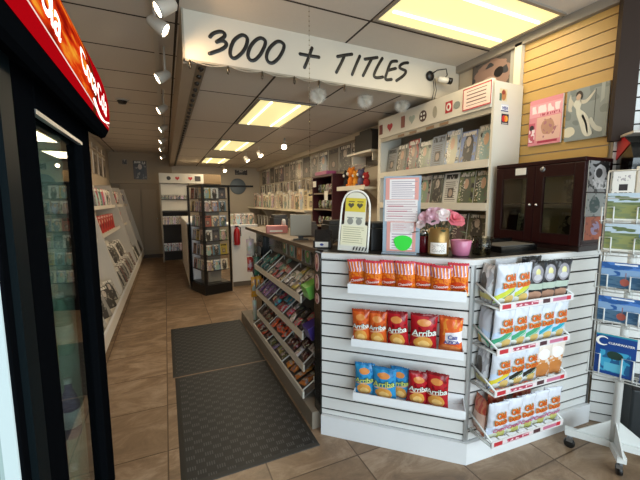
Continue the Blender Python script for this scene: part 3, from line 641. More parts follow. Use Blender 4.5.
for ri in range(4):
    z = ZS[ri]; s0, s1 = .006, .535; D = .155
    t = thing('wire_shelf', '%s wire shelf of chip bags on the right face of counter' % rn[ri], 'wire shelf', side(0, .006, z), RZ2, 'wire shelves on the right face of the counter')
    L = s1 - s0
    base = MB()
    for j in range(4): base.tube([(s0 + .01, -D + .01 + j * .045, .0), (s1, -D + .01 + j * .045, .0)], .003, 5)
    for j in range(8): base.tube([(s0 + .02 + j * (L - .04) / 7, -.0, 0), (s0 + .02 + j * (L - .04) / 7, -D, 0)], .003, 5)
    base.obj('wire_deck', STEEL, t)
    f = MB(); f.box(s0, s1, -D - .006, -D, -.006, .030); rr_ = f
    me = MB(); x0, x1 = s0, s1
    me.add([(x0,-D-.006,-.004),(x1,-D-.006,-.004),(x1,-D-.006,.027),(x0,-D-.006,.027)], [(0,1,2,3)], 0, uvs=[[(0,0),(1,0),(1,1),(0,1)]])
    f2 = me; f2.box(x0, x1, -D-.005, -D, -.006, .029, 1); f2.obj('price_rail', [RAIL, WHITE], t)
    for xx in (s0 + .004, s1 - .004):
        MB().tube([(xx, -D, .028), (xx, -.004, .10)], .0055, 6).tube([(xx, -D, 0), (xx, -.004, 0)], .0055, 6).obj('side_arm', STEEL, t)
    for bi, (m_, tx) in enumerate(rows[ri]):
        s = s0 + .076 + bi * .0995; w = .122
        bag(side(s, .118, z + .007), RZ2 - .17, w, .208, .036, m_, tx, 'chip_bag', '%s chip bag, %s from the left on the %s wire shelf' % (kinds[ri][bi], ORD[bi], rn[ri]), 'chip bags on the wire shelves', .10, R.uniform(-.03, .01))
    # bag standing behind, seen edge-on at the left end
    bag(side(s0 + .036, .048, z + .006), RZ2 + 1.3, .10, .195, .05, [B_SIL, B_DG, B_SIL, B_PNK][ri], [], 'chip_bag', 'chip bag turned sideways at the left end of the %s wire shelf' % rn[ri], 'chip bags on the wire shelves', .05)
    bag(side(s0 + .17, .032, z + .006), RZ2, .15, .215, .03, [B_D1, B_DG, B_BLK, B_PNK][ri], [], 'chip_bag', 'left back row chip bag behind the front ones on the %s wire shelf' % rn[ri], 'chip bags on the wire shelves', .05)
    bag(side(s0 + .36, .032, z + .006), RZ2, .15, .215, .03, [B_BLK, B_DT, B_DP, B_PNK][ri], [], 'chip_bag', 'right back row chip bag behind the front ones on the %s wire shelf' % rn[ri], 'chip bags on the wire shelves', .05)
# ------------------------------------------------------------------ floor mats
def mat_mat():
    k = NB('ribbed_rubber_mat'); x, y, z = k.xyz(k.co())
    cx, cy = k.M('DIVIDE', x, .05), k.M('DIVIDE', y, .042)
    chk = k.M('MODULO', k.M('ADD', k.M('FLOOR', cx), k.M('FLOOR', cy)), 2.0)
    rib = k.M('LESS_THAN', k.M('FRACT', k.M('MULTIPLY', k.M('FRACT', cx), 4.0)), .5)
    inr = k.M('MULTIPLY', k.M('GREATER_THAN', k.M('FRACT', cy), .16), k.M('LESS_THAN', k.M('FRACT', cy), .84))
    h = k.M('MULTIPLY', k.M('MULTIPLY', rib, inr), k.M('ABSOLUTE', chk))
    k.link(k.mix(h, '#1b1c1d', '#48494b'), k.b.inputs['Base Color']); k.b.inputs['Roughness'].default_value = .6
    k.bump(h, .8, .004); return k.mat
MATM = mat_mat(); MATE = mat('rubber_mat_edge', '#2b2926', .6)
def floor_mat(x0, x1, y0, y1, label, seam=False):
    t = thing('floor_mat', label, 'floor mat', ((x0+x1)/2, (y0+y1)/2, 0)); a, b = (x1-x0)/2, (y1-y0)/2; e = .028
    MB().box(-a+e, a-e, -b+e, b-e, .0005, .010).obj('ribbed_field', MATM, t)
    m = MB(); P = [(-a,-b),(a,-b),(a,b),(-a,b)]; Q = [(-a+e,-b+e),(a-e,-b+e),(a-e,b-e),(-a+e,b-e)]
    vs = [(p[0],p[1],.0005) for p in P] + [(p[0]*.996,p[1]*.996,.004) for p in P] + [(q[0],q[1],.009) for q in Q] + [(q[0],q[1],.0005) for q in Q]
    fs = []
    for i in range(4):
        j = (i+1) % 4
        for l in range(3): fs.append((l*4+i, l*4+j, l*4+4+j, l*4+4+i))
    m.add(vs, fs).obj('border', MATE, t)
floor_mat(.004, .772, 1.71, 2.905, 'large dark ribbed floor mat beside the front of candy trays')
floor_mat(-.012, .768, 2.925, 4.095, 'farther dark ribbed floor mat, nearer the glass display tower')
# ------------------------------------------------------------------ drinks cooler
XC = -.28
cw = thing('drinks_cooler', 'black two door glass drinks cooler with curved red lit header sign', 'cooler', (XC, 0, 0))
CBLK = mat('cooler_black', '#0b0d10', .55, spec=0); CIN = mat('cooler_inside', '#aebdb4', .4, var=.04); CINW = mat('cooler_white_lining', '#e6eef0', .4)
Y0, Y1, ZT = .02, 1.755, 1.765
MB().box(-.75, -.71, Y0, Y1, 0, 2.0).box(-.71, -.06, Y0, Y0+.04, 0, 2.0).box(-.71, -.06, Y1-.05, Y1, 0, 2.0).box(-.71, -.06, Y0+.04, Y1-.05, 0, .14).box(-.71, -.06, Y0+.04, Y1-.05, 1.72, 2.0).obj('cabinet', CBLK, cw)
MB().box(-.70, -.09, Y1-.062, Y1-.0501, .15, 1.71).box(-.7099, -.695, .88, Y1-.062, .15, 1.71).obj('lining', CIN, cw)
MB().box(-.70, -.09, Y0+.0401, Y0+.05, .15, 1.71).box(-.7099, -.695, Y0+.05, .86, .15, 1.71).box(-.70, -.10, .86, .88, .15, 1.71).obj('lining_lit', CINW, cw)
for z in (.50, .85, 1.18, 1.48):
    m = MB()
    for j in range(9): m.tube([(-.68 + j*.065, Y0+.06, z), (-.68 + j*.065, Y1-.07, z)], .004, 5)
    m.obj('rack_shelf', STEEL, cw)
CG = thin_glass('cooler_glass', '#d4e0dc', 1.15)
def door(y0, y1, nm, yfar, ynear):
    m = MB().box(-.055, 0, y0, y0+ynear, .14, ZT).box(-.055, 0, y1-yfar, y1, .14, ZT).box(-.055, 0, y0+ynear, y1-yfar, .14, .24).box(-.055, 0, y0+ynear, y1-yfar, ZT-.085, ZT)
    d = m.obj('door', CBLK, cw, bevel=.006)
    MB().box(-.032, -.026, y0+ynear-.004, y1-yfar+.004, .236, ZT-.081).obj('pane', CG, d)
    MB().box(-.012, .0015, y0+ynear-.001, y1-yfar+.001, ZT-.10, ZT-.088).obj('pane_trim', GREY, d)
    return d
door(.915, Y1 - .002, 'door', .155, .165)
d2 = door(Y0, .905, 'door', .105, .13)
MB().box(.0, .012, .835, .90, .16, 1.74).obj('teal_edge_trim', mat('teal_grey_trim', '#0d1518', .5, spec=.05), cw)
MB().box(-.050, -.004, .793, .7995, .25, 1.67).obj('interior_glow', mat('added_jamb_glow', '#6f7a7c', .6, emit=.50, ec='#d8f2f8'), cw)  # glowing panel added on the door jamb to brighten the near pane
MB().tube([(-.16, .905, .3), (-.16, .905, 1.62)], .014, 8).obj('interior_glow', mat('added_cooler_fill', '#f4fbff', .5, emit=13, ec='#e6fff4'), cw)  # unseen glowing tube added to brighten the far compartment
l = MB().tube([(-.10, .835, .3), (-.10, .835, 1.62)], .014, 8); l.obj('interior_glow', mat('cooler_lamp', '#f4fbff', .5, emit=5, ec='#eef8ff'), cw)
MB().tube([(-.66, .45, .3), (-.66, .45, 1.62)], .014, 8).obj('interior_glow', bpy.data.materials['cooler_lamp'], cw)
# header sign: curved profile pulled along the cooler
prof = [(-.06, 1.80), (.010, 1.735), (.048, 1.715), (.062, 1.722), (.075, 1.748), (.082, 1.80), (.079, 1.87), (.062, 1.95), (.028, 2.03), (-.03, 2.09), (-.10, 2.11)]
def hdr(i0, i1, y0, y1, off=0):
    mb = MB(); vs = []; uv = []
    pr = smooth([Vector((p[0] + off, 0, p[1])) for p in prof[i0:i1]], 4)
    for p in pr: vs += [(p.x, y0, p.z), (p.x, y1, p.z)]
    n = len(pr); fs = [(2*i, 2*i+1, 2*i+3, 2*i+2) for i in range(n-1)]
    uvs = [[(0, i/(n-1)), (1, i/(n-1)), (1, (i+1)/(n-1)), (0, (i+1)/(n-1))] for i in range(n-1)]
    mb.add(vs, fs, 0, True, uvs); return mb, pr
body = MB(); pp = [Vector((p[0], Y0, p[1])) for p in prof] + [Vector((-.10, Y0, 1.80))]
body.prism(pp, (0, Y1 - .02 - Y0, 0)); hs = body.obj('header_sign', CBLK, cw)
RED = NB('red_lit_header')
k = RED; uv = k.new('ShaderNodeUVMap').outputs[0]; x, y, _ = k.xyz(uv)
nz = k.noise(uv, 9, 4); pic = k.new('ShaderNodeValToRGB'); k.link(nz.outputs[0], pic.inputs[0])
e = pic.color_ramp.elements; e[0].position = .36; e[0].color = lin('#8a1208'); e[1].position = .64; e[1].color = lin('#f0a030'); q = e.new(.5); q.color = lin('#d83a10')
isf = k.M('LESS_THAN', x, .80); up = k.M('GREATER_THAN', y, k.M('MULTIPLY_ADD', k.M('SUBTRACT', .80, x), .10, .10))
c1 = k.mix(k.M('MULTIPLY', isf, up), '#a80610', pic.outputs[0])
dk = k.M('MULTIPLY', k.M('GREATER_THAN', x, .795), k.M('LESS_THAN', x, .825)); c1 = k.mix(dk, c1, '#5a2410')
wl = k.M('LESS_THAN', k.M('ABSOLUTE', k.M('SUBTRACT', y, k.M('MULTIPLY_ADD', x, -.16, .215))), .006)
c1 = k.mix(wl, c1, '#f4d9cc')
k.link(k.mix(.6, c1, (0, 0, 0, 1)), k.b.inputs['Base Color']); k.link(c1, k.b.inputs['Emission Color']); k.b.inputs['Emission Strength'].default_value = .55; k.b.inputs['Roughness'].default_value = .55; k.b.inputs['Specular IOR Level'].default_value = 0
mb, pr = hdr(4, 11, Y0 + .012, Y1 - .032, .002); mb.obj('lit_panel', RED.mat, hs)
# script lettering wrapped on the curved panel
zs = [p.z for p in pr]
def px_at(z):
    for a_, b_ in zip(pr, pr[1:]):
        if a_.z <= z <= b_.z: t_ = (z - a_.z) / max(1e-6, b_.z - a_.z); return a_.x + (b_.x - a_.x) * t_
    return pr[0].x if z < pr[0].z else pr[-1].x
WL = mat('white_sign_script', '#ffffff', .3, emit=.8, ec='#fff2ea')
def hdr_text(s, size, yc, zc, shear, rot=0):
    vs, fs = text_mb(s, size, shear, .88, .0022); out = []
    for v in vs:
        yy, zz = v[0] * math.cos(rot) - v[2] * math.sin(rot), v[0] * math.sin(rot) + v[2] * math.cos(rot)
        z = zc + zz; out.append((px_at(z) + .0022, yc + yy, z))
    MB().add(out, fs).obj('lettering', WL, hs)
hdr_text('Coca-Cola', .115, 1.40, 1.805, .35, -.10)
hdr_text('Coca-Cola', .13, .72, 1.84, .35, -.16)
# swash under the script
sw = MB(); ptl = []
for t_ in range(13):
    a_ = t_ / 12; yy = 1.36 + .33 * a_; zz = 1.785 - .022 * math.sin(a_ * math.pi) - .012 * a_; ptl.append((px_at(zz) + .002, yy, zz))
sw.tube(ptl, .0035, 5); sw.obj('swash', WL, hs)
# bottles inside
BOT = MB().lathe([(.001, 0), (.032, 0), (.034, .02), (.034, .13), (.026, .165), (.013, .20), (.012, .225), (.001, .225)], (0, 0, 0), 14).mesh('bottle', TINT)
CAP = MB().lathe([(.0135, .222), (.0135, .242), (.001, .242)], (0, 0, 0), 12).mesh('cap', TINT)
LBL = MB().lathe([(.0346, .045), (.0346, .115)], (0, 0, 0), 14).mesh('label', TINT)
bi = 0
for z, lst in ((.505, [(1.58, '#6a5a8a', '#e8e4f0', 'purple'), (1.47, '#3a2018', '#b02020', 'dark cola'), (1.36, '#3a2018', '#b02020', 'dark cola')]), (.855, [(1.58, '#8aa89a', '#d8e4dc', 'pale green'), (1.47, '#6f8f7c', '#cfdcd0', 'pale green'), (1.36, '#c8802a', '#e8c060', 'orange')]),
               (1.185, [(1.58, '#9ab0a8', '#dfe8e4', 'pale'), (1.46, '#3a2018', '#b02020', 'dark cola'), (1.35, '#7a9a8a', '#e0e8e0', 'pale green')]), (.145, [(1.56, '#8ca090', '#d8e0d8', 'greyish')])):
    zn = {.505: 'second', .855: 'third', 1.185: 'fourth', .145: 'lowest'}[z]
    for j, (y_, c_, lc, cn) in enumerate(lst):
        t = thing('drink_bottle', '%s bottle, %s from the far end on the %s cooler shelf' % (cn, ORD[j], zn), 'bottle', (XC - .108 - .04 * (j % 2), y_, z + .005), 0, 'bottles behind the far cooler door')
        for nm, me, cc in (('body', BOT, c_), ('cap', CAP, '#d8d8d8'), ('label', LBL, lc)):
            o = put(bpy.data.objects.new(nm, me), t); o.color = lin(cc)
for j, y_ in enumerate((.74, .64, .54)):
    for z, zn in ((.505, 'second'), (.855, 'third')):
        t = thing('drink_bottle', '%s pale green bottle from the middle post, %s shelf behind the near door' % (ORD[j], zn), 'bottle', (XC - .14, y_, z + .005), 0, 'bottles behind the near cooler door')
        for nm, me, cc in (('body', BOT, '#c4dcb8'), ('cap', CAP, '#f0f0f0'), ('label', LBL, '#e8f0e0')):
            o = put(bpy.data.objects.new(nm, me), t); o.color = lin(cc)
# ------------------------------------------------------------------ covers
def cover(nm, w, h, objb=True, t=.012):
    return card_mesh(w, h, t, nm)
MAG = printed('magazine_cover', '#777', [('noise', 0, 1, 0, 1, 3, 4, .57, '#24211f'), ('oval', .5, .42, .34, .5, .8, 'rand2'), ('oval', .48, .62, .15, .16, .6, '#c9a488'), ('noise', .08, .92, .84, .97, 14, 6, .42, '#e6e0d4'), ('noise', .05, .4, .1, .75, 9, 22, .56, '#d9d2c2'), ('noise', .6, .95, .05, .4, 10, 18, .55, 'rand')], .3, .5, True, True)
GREYC = printed('grey_photo_cover', '#777', [('oval', .5, .4, .32, .55, .9, '#3d3934'), ('oval', .5, .68, .15, .15, .5, '#b9a99a'), ('noise', .05, .95, .05, .95, 6, 7, .6, '#8d857a'), ('noise', .1, .9, .86, .97, 14, 5, .45, '#d8d2c6')], .35, .5, True, True)
TEXTC = printed('text_cover', '#ddd', [('noise', .1, .9, .80, .95, 12, 6, .42, '#2a2724'), ('lines', .1, .95, .08, .74, 16, .45, '#6f6860'), ('rect', .3, .7, .2, .5, '#4a443e'), ('oval', .5, .35, .14, .12, .5, '#a89484')], .4, .5, True, True)
meshes = {}
def cov(nm, w, h, style=None, t=.010):
    key = (round(w, 3), round(h, 3), style.name if style else MAG.name, t)
    if key not in meshes: meshes[key] = card_mesh(w, h, t, style or MAG)
    return bpy.data.objects.new(nm, meshes[key])
def place(o, loc, rot, label, cat, group, col):
    put(o, None, loc, rot); o.color = lin(col); return tag(o, label, cat, group)
PAL = ['#5a4a44', '#8a8078', '#3a3f4a', '#a89a8a', '#6a3a34', '#c4bdb0', '#4a5a52', '#7a6a58', '#2a2a2e', '#b8a890']
# ------------------------------------------------------------------ left magazine racks (sloped, facing the aisle)
def rx(z): return -.60 - (z - .25) * (.42 / 1.45)      # slope line
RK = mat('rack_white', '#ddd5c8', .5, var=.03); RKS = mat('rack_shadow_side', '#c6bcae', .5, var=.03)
secs = [(2.60, 5.0), (5.01, 7.40), (7.41, 8.62), (8.63, 9.68)]
sn = ['nearest', 'second', 'third', 'farthest']
phi = math.atan2(.42, 1.45); lean = .62
for si, (ya, yb) in enumerate(secs):
    t = thing('magazine_rack', '%s white magazine rack standing along the left wall' % sn[si], 'magazine rack', (0, ya, 0), 0, 'racks along the left wall'); L = yb - ya
    for y_ in (0, L - .025):
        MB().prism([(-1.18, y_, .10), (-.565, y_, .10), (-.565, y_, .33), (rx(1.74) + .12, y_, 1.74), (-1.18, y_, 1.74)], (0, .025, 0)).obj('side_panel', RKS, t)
    MB().box(-1.18, -1.16, .025, L - .025, .10, 1.74).obj('back_board', RK, t)
    MB().box(-1.159, -.55, .0, L, .20, .235).box(-.565, -.55, .0, L, .10, .20).obj('ledge', RK, t)
    MB().box(-.56, -.55, .025, L - .025, .236, .275).obj('front_lip', WHITE, t)
    MB().prism([(-.66, .026, .236), (-1.02, .026, .236 + .50), (-1.05, .026, .236 + .50), (-.69, .026, .236)], (0, L - .052, 0)).obj('sloped_board', RK, t)
    for z_, xf_ in ((1.36, -.86), (.97, -.80)):
        MB().box(-1.159, xf_, .026, L - .026, z_ - .018, z_).box(xf_, xf_ + .01, .026, L - .026, z_ - .022, z_ + .03).obj('shelf', RK, t)
    MB().box(-1.15, -.66, .04, L - .04, 0, .10).obj('toe_base', mat('rack_base', '#8a8072', .6) if si == 0 else bpy.data.materials['rack_base'], t)
def rackmag(x_, y_, z_, w, h, label, grp, col, st=None, ln=.12, turn=.35):
    o = cov('magazine', w, h, st, .004)
    place(o, (x_, y_, z_), (-ln, 0, math.pi/2 - turn), label, 'magazine', grp, col)
cols = ['#d8d0c6', '#a03a48', '#d9d2c8', '#b0485a', '#3a7a5a', '#d0c0b0', '#8d8a86', '#c83a44']
for si, (ya, yb) in enumerate(secs[1:]):
    n = [9, 5, 3][si]
    for i in range(n):
        y_ = ya + .22 + i * (yb - ya - .42) / (n - 1)
        rackmag(-.93, y_, 1.363, .21, .29, '%s magazine from the near end on the upper shelf of the %s left rack' % (ORD[i], sn[si+1]), 'upper magazines of the left racks', cols[(i * 3 + si) % 8])
        if si == 0 or i % 2 == 0:
            rackmag(-.90, y_, .972, .19, .26, '%s red magazine from the near end, lower shelf of the %s left rack' % (ORD[i], sn[si+1]), 'lower shelf magazines of the left racks', '#b0302a', printed('red_cover', '#a8302a', [('oval', .5, .5, .3, .4, .8, '#7a1a1c'), ('oval', .55, .65, .16, .15, .5, '#d8b09a'), ('noise', .1, .9, .84, .96, 12, 5, .45, '#ecd8d0')], .35) if 'red_cover' not in bpy.data.materials else bpy.data.materials['red_cover'])
        for row in range(2):
            d_ = 0
            rackmag(-.615 - row * .155, y_ + (.06 if row else 0), .242 + row * .25, .20, .27, '%s magazine from the near end, %s left rack, %s sloped row' % (ORD[i], sn[si+1], ['bottom', 'higher'][row]), 'sloped board magazines of the left racks', ['#8a847c', '#3a342e', '#afa89c', '#59534b', '#6a4f46', '#d0c8bc'][(i * 2 + si + row) % 6], GREYC, .42, .5)
for i in range(6):
    y_ = 2.95 + i * .36
    rackmag(-.615, y_, .242, .20, .27, '%s magazine from the near end on the sloped board of the nearest left rack' % ORD[i], 'nearest sloped board magazines', ['#8a847c', '#3a342e', '#afa89c'][i % 3], GREYC, .42, .5)
# pictures along the left wall above the racks
for i in range(12):
    y_ = 3.0 + i * .54
    o = cov('wall_picture', .36, .42, GREYC, .015)
    place(o, (-1.19, y_, 1.98), (0, 0, math.pi/2), '%s picture from the near end on the left wall above racks' % ORD[i], 'picture', 'pictures on the left wall', ['#8a7f72', '#6a6058', '#a39686'][i % 3])
for i in range(12):
    o = cov('wall_picture', .40, .10, TEXTC, .012)
    place(o, (-1.19, 3.0 + i * .54, 2.45), (0, 0, math.pi/2), '%s narrow strip card from the near end, high on the left wall' % ORD[i], 'card', 'narrow cards high on the left wall', '#b9ad9b')
o = cov('wall_picture', .30, .46, GREYC, .02); place(o, (-.53, 9.785, 2.0), (0, 0, 0), 'dark figure picture on the back wall above the tan door', 'picture', None, '#4a4038')
o = cov('wall_picture', .10, .12, GREYC, .02); place(o, (-.86, 9.785, 2.36), (0, 0, 0), 'tiny dark card on the back wall left of figure picture', 'card', None, '#4a4038')
# ------------------------------------------------------------------ tall display unit behind the counter
UX, UY0, UY1 = 2.20, 1.82, 3.22
UN = mat('unit_cream', '#d9d2c2', .45, var=.03)
un = thing('wall_display_unit', 'tall cream shelf unit with magazines and sticker covered header behind the counter', 'shelf unit', (0, 0, 0))
MB().box(UX - .005, 2.495, UY0 - .02, UY0, .02, 2.305).obj('end_panel', UN, un)
MB().box(UX - .005, 2.495, UY1, UY1 + .05, .02, 2.33).obj('end_panel', UN, un)
MB().box(2.47, 2.495, UY0, UY1, .02, 2.25).obj('back_panel', mat('unit_back', '#8d8270', .6), un)
MB().box(UX - .02, UX + .02, UY0, UY1, 2.125, 2.325).obj('header_board', UN, un)
MB().box(UX - .005, UX + .03, UY0, UY1, 2.085, 2.125).box(UX + .021, 2.469, UY0, UY1, 2.22, 2.25).obj('header_ledge', mat('unit_ledge', '#b5ab98', .5), un)
for z in (1.742, 1.418, 1.10):
    MB().box(UX + .0, 2.469, UY0, UY1, z - .03, z).box(UX - .012, UX, UY0, UY1, z - .045, z + .014).obj('shelf', UN, un)
MB().box(UX, 2.469, UY0, UY1, .02, .10).obj('base', UN, un)
tilt = .12
r1 = [('#8a8a88', TEXTC), ('#4a4a3a', MAG), ('#a8443a', MAG), ('#9aa090', MAG), ('#8f98a4', TEXTC), ('#8fa0b8', MAG), ('#7f8fb8', GREYC), ('#a8a8a0', MAG)]
n = len(r1)
for i, (c, stl) in enumerate(r1):
    y_ = UY1 - .10 - i * (UY1 - UY0 - .20) / (n - 1)
    place(cov('magazine', .162, .27 + .02 * (i % 3), stl), (UX + .065, y_, 1.745), (-tilt, 0, -math.pi/2), '%s magazine from the far left on the upper shelf of the tall unit' % ORD[i], 'magazine', 'magazines on the upper shelf', c)
r2 = [('#7a5a4a', MAG), ('#a39a8a', GREYC), ('#5a4a44', MAG), ('#a58a80', MAG), ('#4f5348', GREYC), ('#d2cfc6', TEXTC), ('#6f7a4a', MAG), ('#5a5a34', MAG)]
n = len(r2)
for i, (c, stl) in enumerate(r2):
    y_ = UY1 - .12 - i * (UY1 - UY0 - .23) / (n - 1)
    place(cov('magazine', .158, .27, stl), (UX + .07, y_, 1.421), (-tilt, 0, -math.pi/2), '%s magazine from the far left on the middle shelf of the tall unit' % ORD[i], 'magazine', 'magazines on the middle shelf', c)
for i in range(7):
    y_ = UY1 - .12 - i * .185
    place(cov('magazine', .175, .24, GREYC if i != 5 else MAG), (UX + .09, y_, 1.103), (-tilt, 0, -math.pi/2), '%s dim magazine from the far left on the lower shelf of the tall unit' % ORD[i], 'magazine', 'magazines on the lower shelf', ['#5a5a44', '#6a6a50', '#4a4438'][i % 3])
# stickers on the header
def flat(name, pts, loc, rz, c, label, cat='sticker', t=.003, group=None, mt=None):
    mb = MB(); mb.prism([(p[0], -t, p[1]) for p in pts], (0, t, 0)); o = mb.obj(name, mt or mat(name + '_ink', c, .5), None, loc, (0, 0, rz)); return tag(o, label, cat, group)
def heart(r): return [(r * (16 * math.sin(t)**3) / 17, r * (13*math.cos(t) - 5*math.cos(2*t) - 2*math.cos(3*t) - math.cos(4*t)) / 17) for t in [2*math.pi*i/28 for i in range(28)]][::-1]
def oval(rx_, ry_, n=20): return [(rx_ * math.cos(2*math.pi*i/n), ry_ * math.sin(2*math.pi*i/n)) for i in range(n)]
def rct(w, h): return [(-w/2, -h/2), (w/2, -h/2), (w/2, h/2), (-w/2, h/2)]
HX = UX - .0205
def hp(px, py): p = atX(px, py, HX); return (HX, p.y, p.z)
W_ = -math.pi/2
flat('card_sign_sticker', rct(.06, .10), hp(381, 130), W_, '#6a2a22', 'dark red card sticker at the far left of the cream header')
flat('heart_sign_sticker', heart(.048), hp(390, 127), W_, '#b0202a', 'red heart sticker on the cream header over the shelves')
flat('card_sign_sticker', rct(.055, .11), hp(403, 122), W_, '#9a5a4a', 'reddish card sticker right of the red heart on header')
flat('pale_heart_sign_sticker', heart(.045), hp(412, 119), W_, '#a9b0a0', 'pale grey green heart sticker on the cream header')
o = flat('round_sign_sticker', oval(.048, .05), hp(423, 116), W_, '#4a3026', 'dark round sticker with four pale spots on the header')
for a_, b_ in ((-.018, .018), (.018, .018), (-.018, -.018), (.018, -.018)): MB().prism([(p[0]*.011/.048 + a_, -.005, p[1]*.011/.05 + b_) for p in oval(.048, .05, 10)], (0, .0015, 0)).obj('pale_spot', PAPER, o)
flat('pale_loop_sign_sticker', oval(.026, .05), hp(435, 112), W_, '#a9a290', 'pale grey oval sticker on the cream header')
o = flat('square_sign_sticker', rct(.075, .09), hp(449, 107), W_, '#b02a30', 'red square sticker with white ring near the pink notice')
MB().prism([(p[0], -.005, p[1]) for p in oval(.026, .032)], (0, .0015, 0)).obj('white_ring', PAPER, o); MB().prism([(p[0], -.0065, p[1]) for p in oval(.012, .017)], (0, .0015, 0)).obj('red_dot', bpy.data.materials['heart_sign_sticker_ink'], o)
flat('grey_mark_sign_sticker', oval(.035, .028), hp(457, 105), W_, '#8a9088', 'small grey mark sticker between the red square and pink notice')
for i, (px, py) in enumerate([(413, 133), (430, 128), (444, 125), (401, 137)]):
    p = atX(px, py, UX - .006); flat('strip_label', rct(.10, .022), (UX - .0058, p.y, max(2.10, min(2.112, p.z))), W_, '#8a6a4a', '%s small label strip along the ledge under the cream header' % ORD[i], 'label', group='label strips under the header')
PNK = printed('pink_notice', '#f0d6c8', [('rect', 0, 1, 0, .06, '#b8484a'), ('rect', 0, 1, .94, 1.01, '#b8484a'), ('rect', 0, .03, 0, 1, '#b8484a'), ('rect', .97, 1, 0, 1, '#b8484a'), ('lines', .14, .92, .18, .84, 6.2, .3, '#6a5048')], .6)
a_, b_ = hp(464.5, 104), hp(491, 97); wN = abs(a_[1] - b_[1])
o = bpy.data.objects.new('notice_sign', card_mesh(wN + .02, .165, .006, PNK)); put(o, None, (HX - .006, (a_[1] + b_[1]) / 2 , 2.145), (0, 0, W_)); tag(o, 'pink bordered notice with lines of writing on header by the end panel', 'notice')
EP = UY0 - .021
def ep(px, py): p = atY(px, py, EP); return (p.x, EP, p.z)
CARD = printed('figure_sticker', '#d9c8a0', [('oval', .55, .5, .32, .45, .6, '#b87a4a'), ('oval', .5, .7, .2, .18, .4, '#8a2f28'), ('rect', 0, .3, 0, .6, '#4a6a5a')], .5)
o = bpy.data.objects.new('picture_sign_sticker', card_mesh(.08, .085, .002, CARD)); x_, y_, z_ = ep(503, 101); put(o, None, (x_, y_, z_), (0, 0, 0)); tag(o, 'colourful picture sticker on top of the cream end panel', 'sticker')
VIS = mat('visa_blue', '#26358a', .5)
x_, y_, z_ = ep(504.5, 111.5); o = bpy.data.objects.new('payment_sign_sticker', card_mesh(.078, .05, .002, printed('visa_sticker', '#e9e9ea', [('rect', 0, 1, 0, .14, '#1f2d6a'), ('rect', 0, 1, .86, 1.01, '#cfd2dc')], .5))); put(o, None, (x_, y_, z_), (0, 0, 0)); tag(o, 'white payment sticker reading VISA on the cream end panel', 'sticker')
vs, fs = text_mb('VISA', .032, .2, 1, .0008); MB().add([(v[0], -.0022, v[2] + .013) for v in vs], fs).obj('lettering', VIS, o)
x_, y_, z_ = ep(504.5, 124.5); o = bpy.data.objects.new('payment_sign_sticker', card_mesh(.078, .075, .002, printed('dark_circles_sticker', '#2a2030', [('oval', .34, .55, .27, .30, '#c8202a'), ('oval', .64, .55, .27, .30, '#e8a030'), ('oval', .49, .55, .12, .22, '#e06a20'), ('rect', .1, .9, .06, .14, '#c8c0b8')], .5))); put(o, None, (x_, y_, z_), (0, 0, 0)); tag(o, 'dark payment sticker with overlapping red and orange circles on end panel', 'sticker')
# ------------------------------------------------------------------ pictures on the yellow slats and above
def on_right(name, x0, y0, x1, y1, m_, label, cat='poster', t=.012, X_=2.505, lean=0):
    a_ = atX(x0, y0, X_ - .01); b_ = atX(x1, y1, X_ - .01)
    w = abs(a_.y - b_.y); h = abs(a_.z - b_.z)
    o = bpy.data.objects.new(name, card_mesh(w, h, t, m_)); put(o, None, (X_ - t/2 - .003, (a_.y + b_.y) / 2, min(a_.z, b_.z)), (0, 0, W_)); o['sz'] = 0; del o['sz']; return tag(o, label, cat), w, h
PK = printed('pink_poster', '#d98a94', [('rect', .0, 1, .62, .90, '#e2a0aa'), ('noise', .08, .95, .70, .86, 10, 4, .42, '#f3dadb'), ('noise', .3, .95, .63, .68, 20, 6, .5, '#b0485a'), ('rect', .25, .97, .10, .60, '#dfb4a4'), ('oval', .6, .38, .2, .17, .9, '#b88a74'), ('noise', .35, .9, .15, .55, 7, 7, .58, '#a8707a'), ('rect', .0, .2, .06, .5, '#c25a6c'), ('oval', .1, .40, .07, .06, '#3a2a30'), ('noise', .02, .2, .08, .36, 9, 9, .5, '#eedadd'), ('rect', .3, .9, .04, .09, '#a8304a')], .5)
on_right('wall_picture', 531, 102, 560.5, 142, PK, 'pink poster hanging on the yellow slatted wall')
GP = printed('grey_poster', '#8a9290', [('noise', 0, 1, 0, 1, 2, 3, .56, '#77807e'), ('oval', .1, .18, .16, .10, .8, '#d8d2bc'), ('rect', .695, .71, .08, .92, '#2f3230'), ('rect', .82, .9, .35, 1, .9, '#a4aba8')], .35)
o, w, h = on_right('wall_picture', 568, 92, 606, 136, GP, 'grey poster of a woman in a pale dress, yellow slatted wall')
def fig(parent, shapes, w, h, depth=-.0075):
    for nm, pts, c in shapes:
        mb = MB(); P = smooth([Vector((p[0] * w - w/2, 0, p[1] * h)) for p in pts] + [Vector((pts[0][0] * w - w/2, 0, pts[0][1] * h))], 3)[:-1]
        mb.prism([(p.x, depth, p.z) for p in P], (0, .0013, 0)); mb.obj(nm, mat('print_' + c.strip('#'), c, .4), parent)
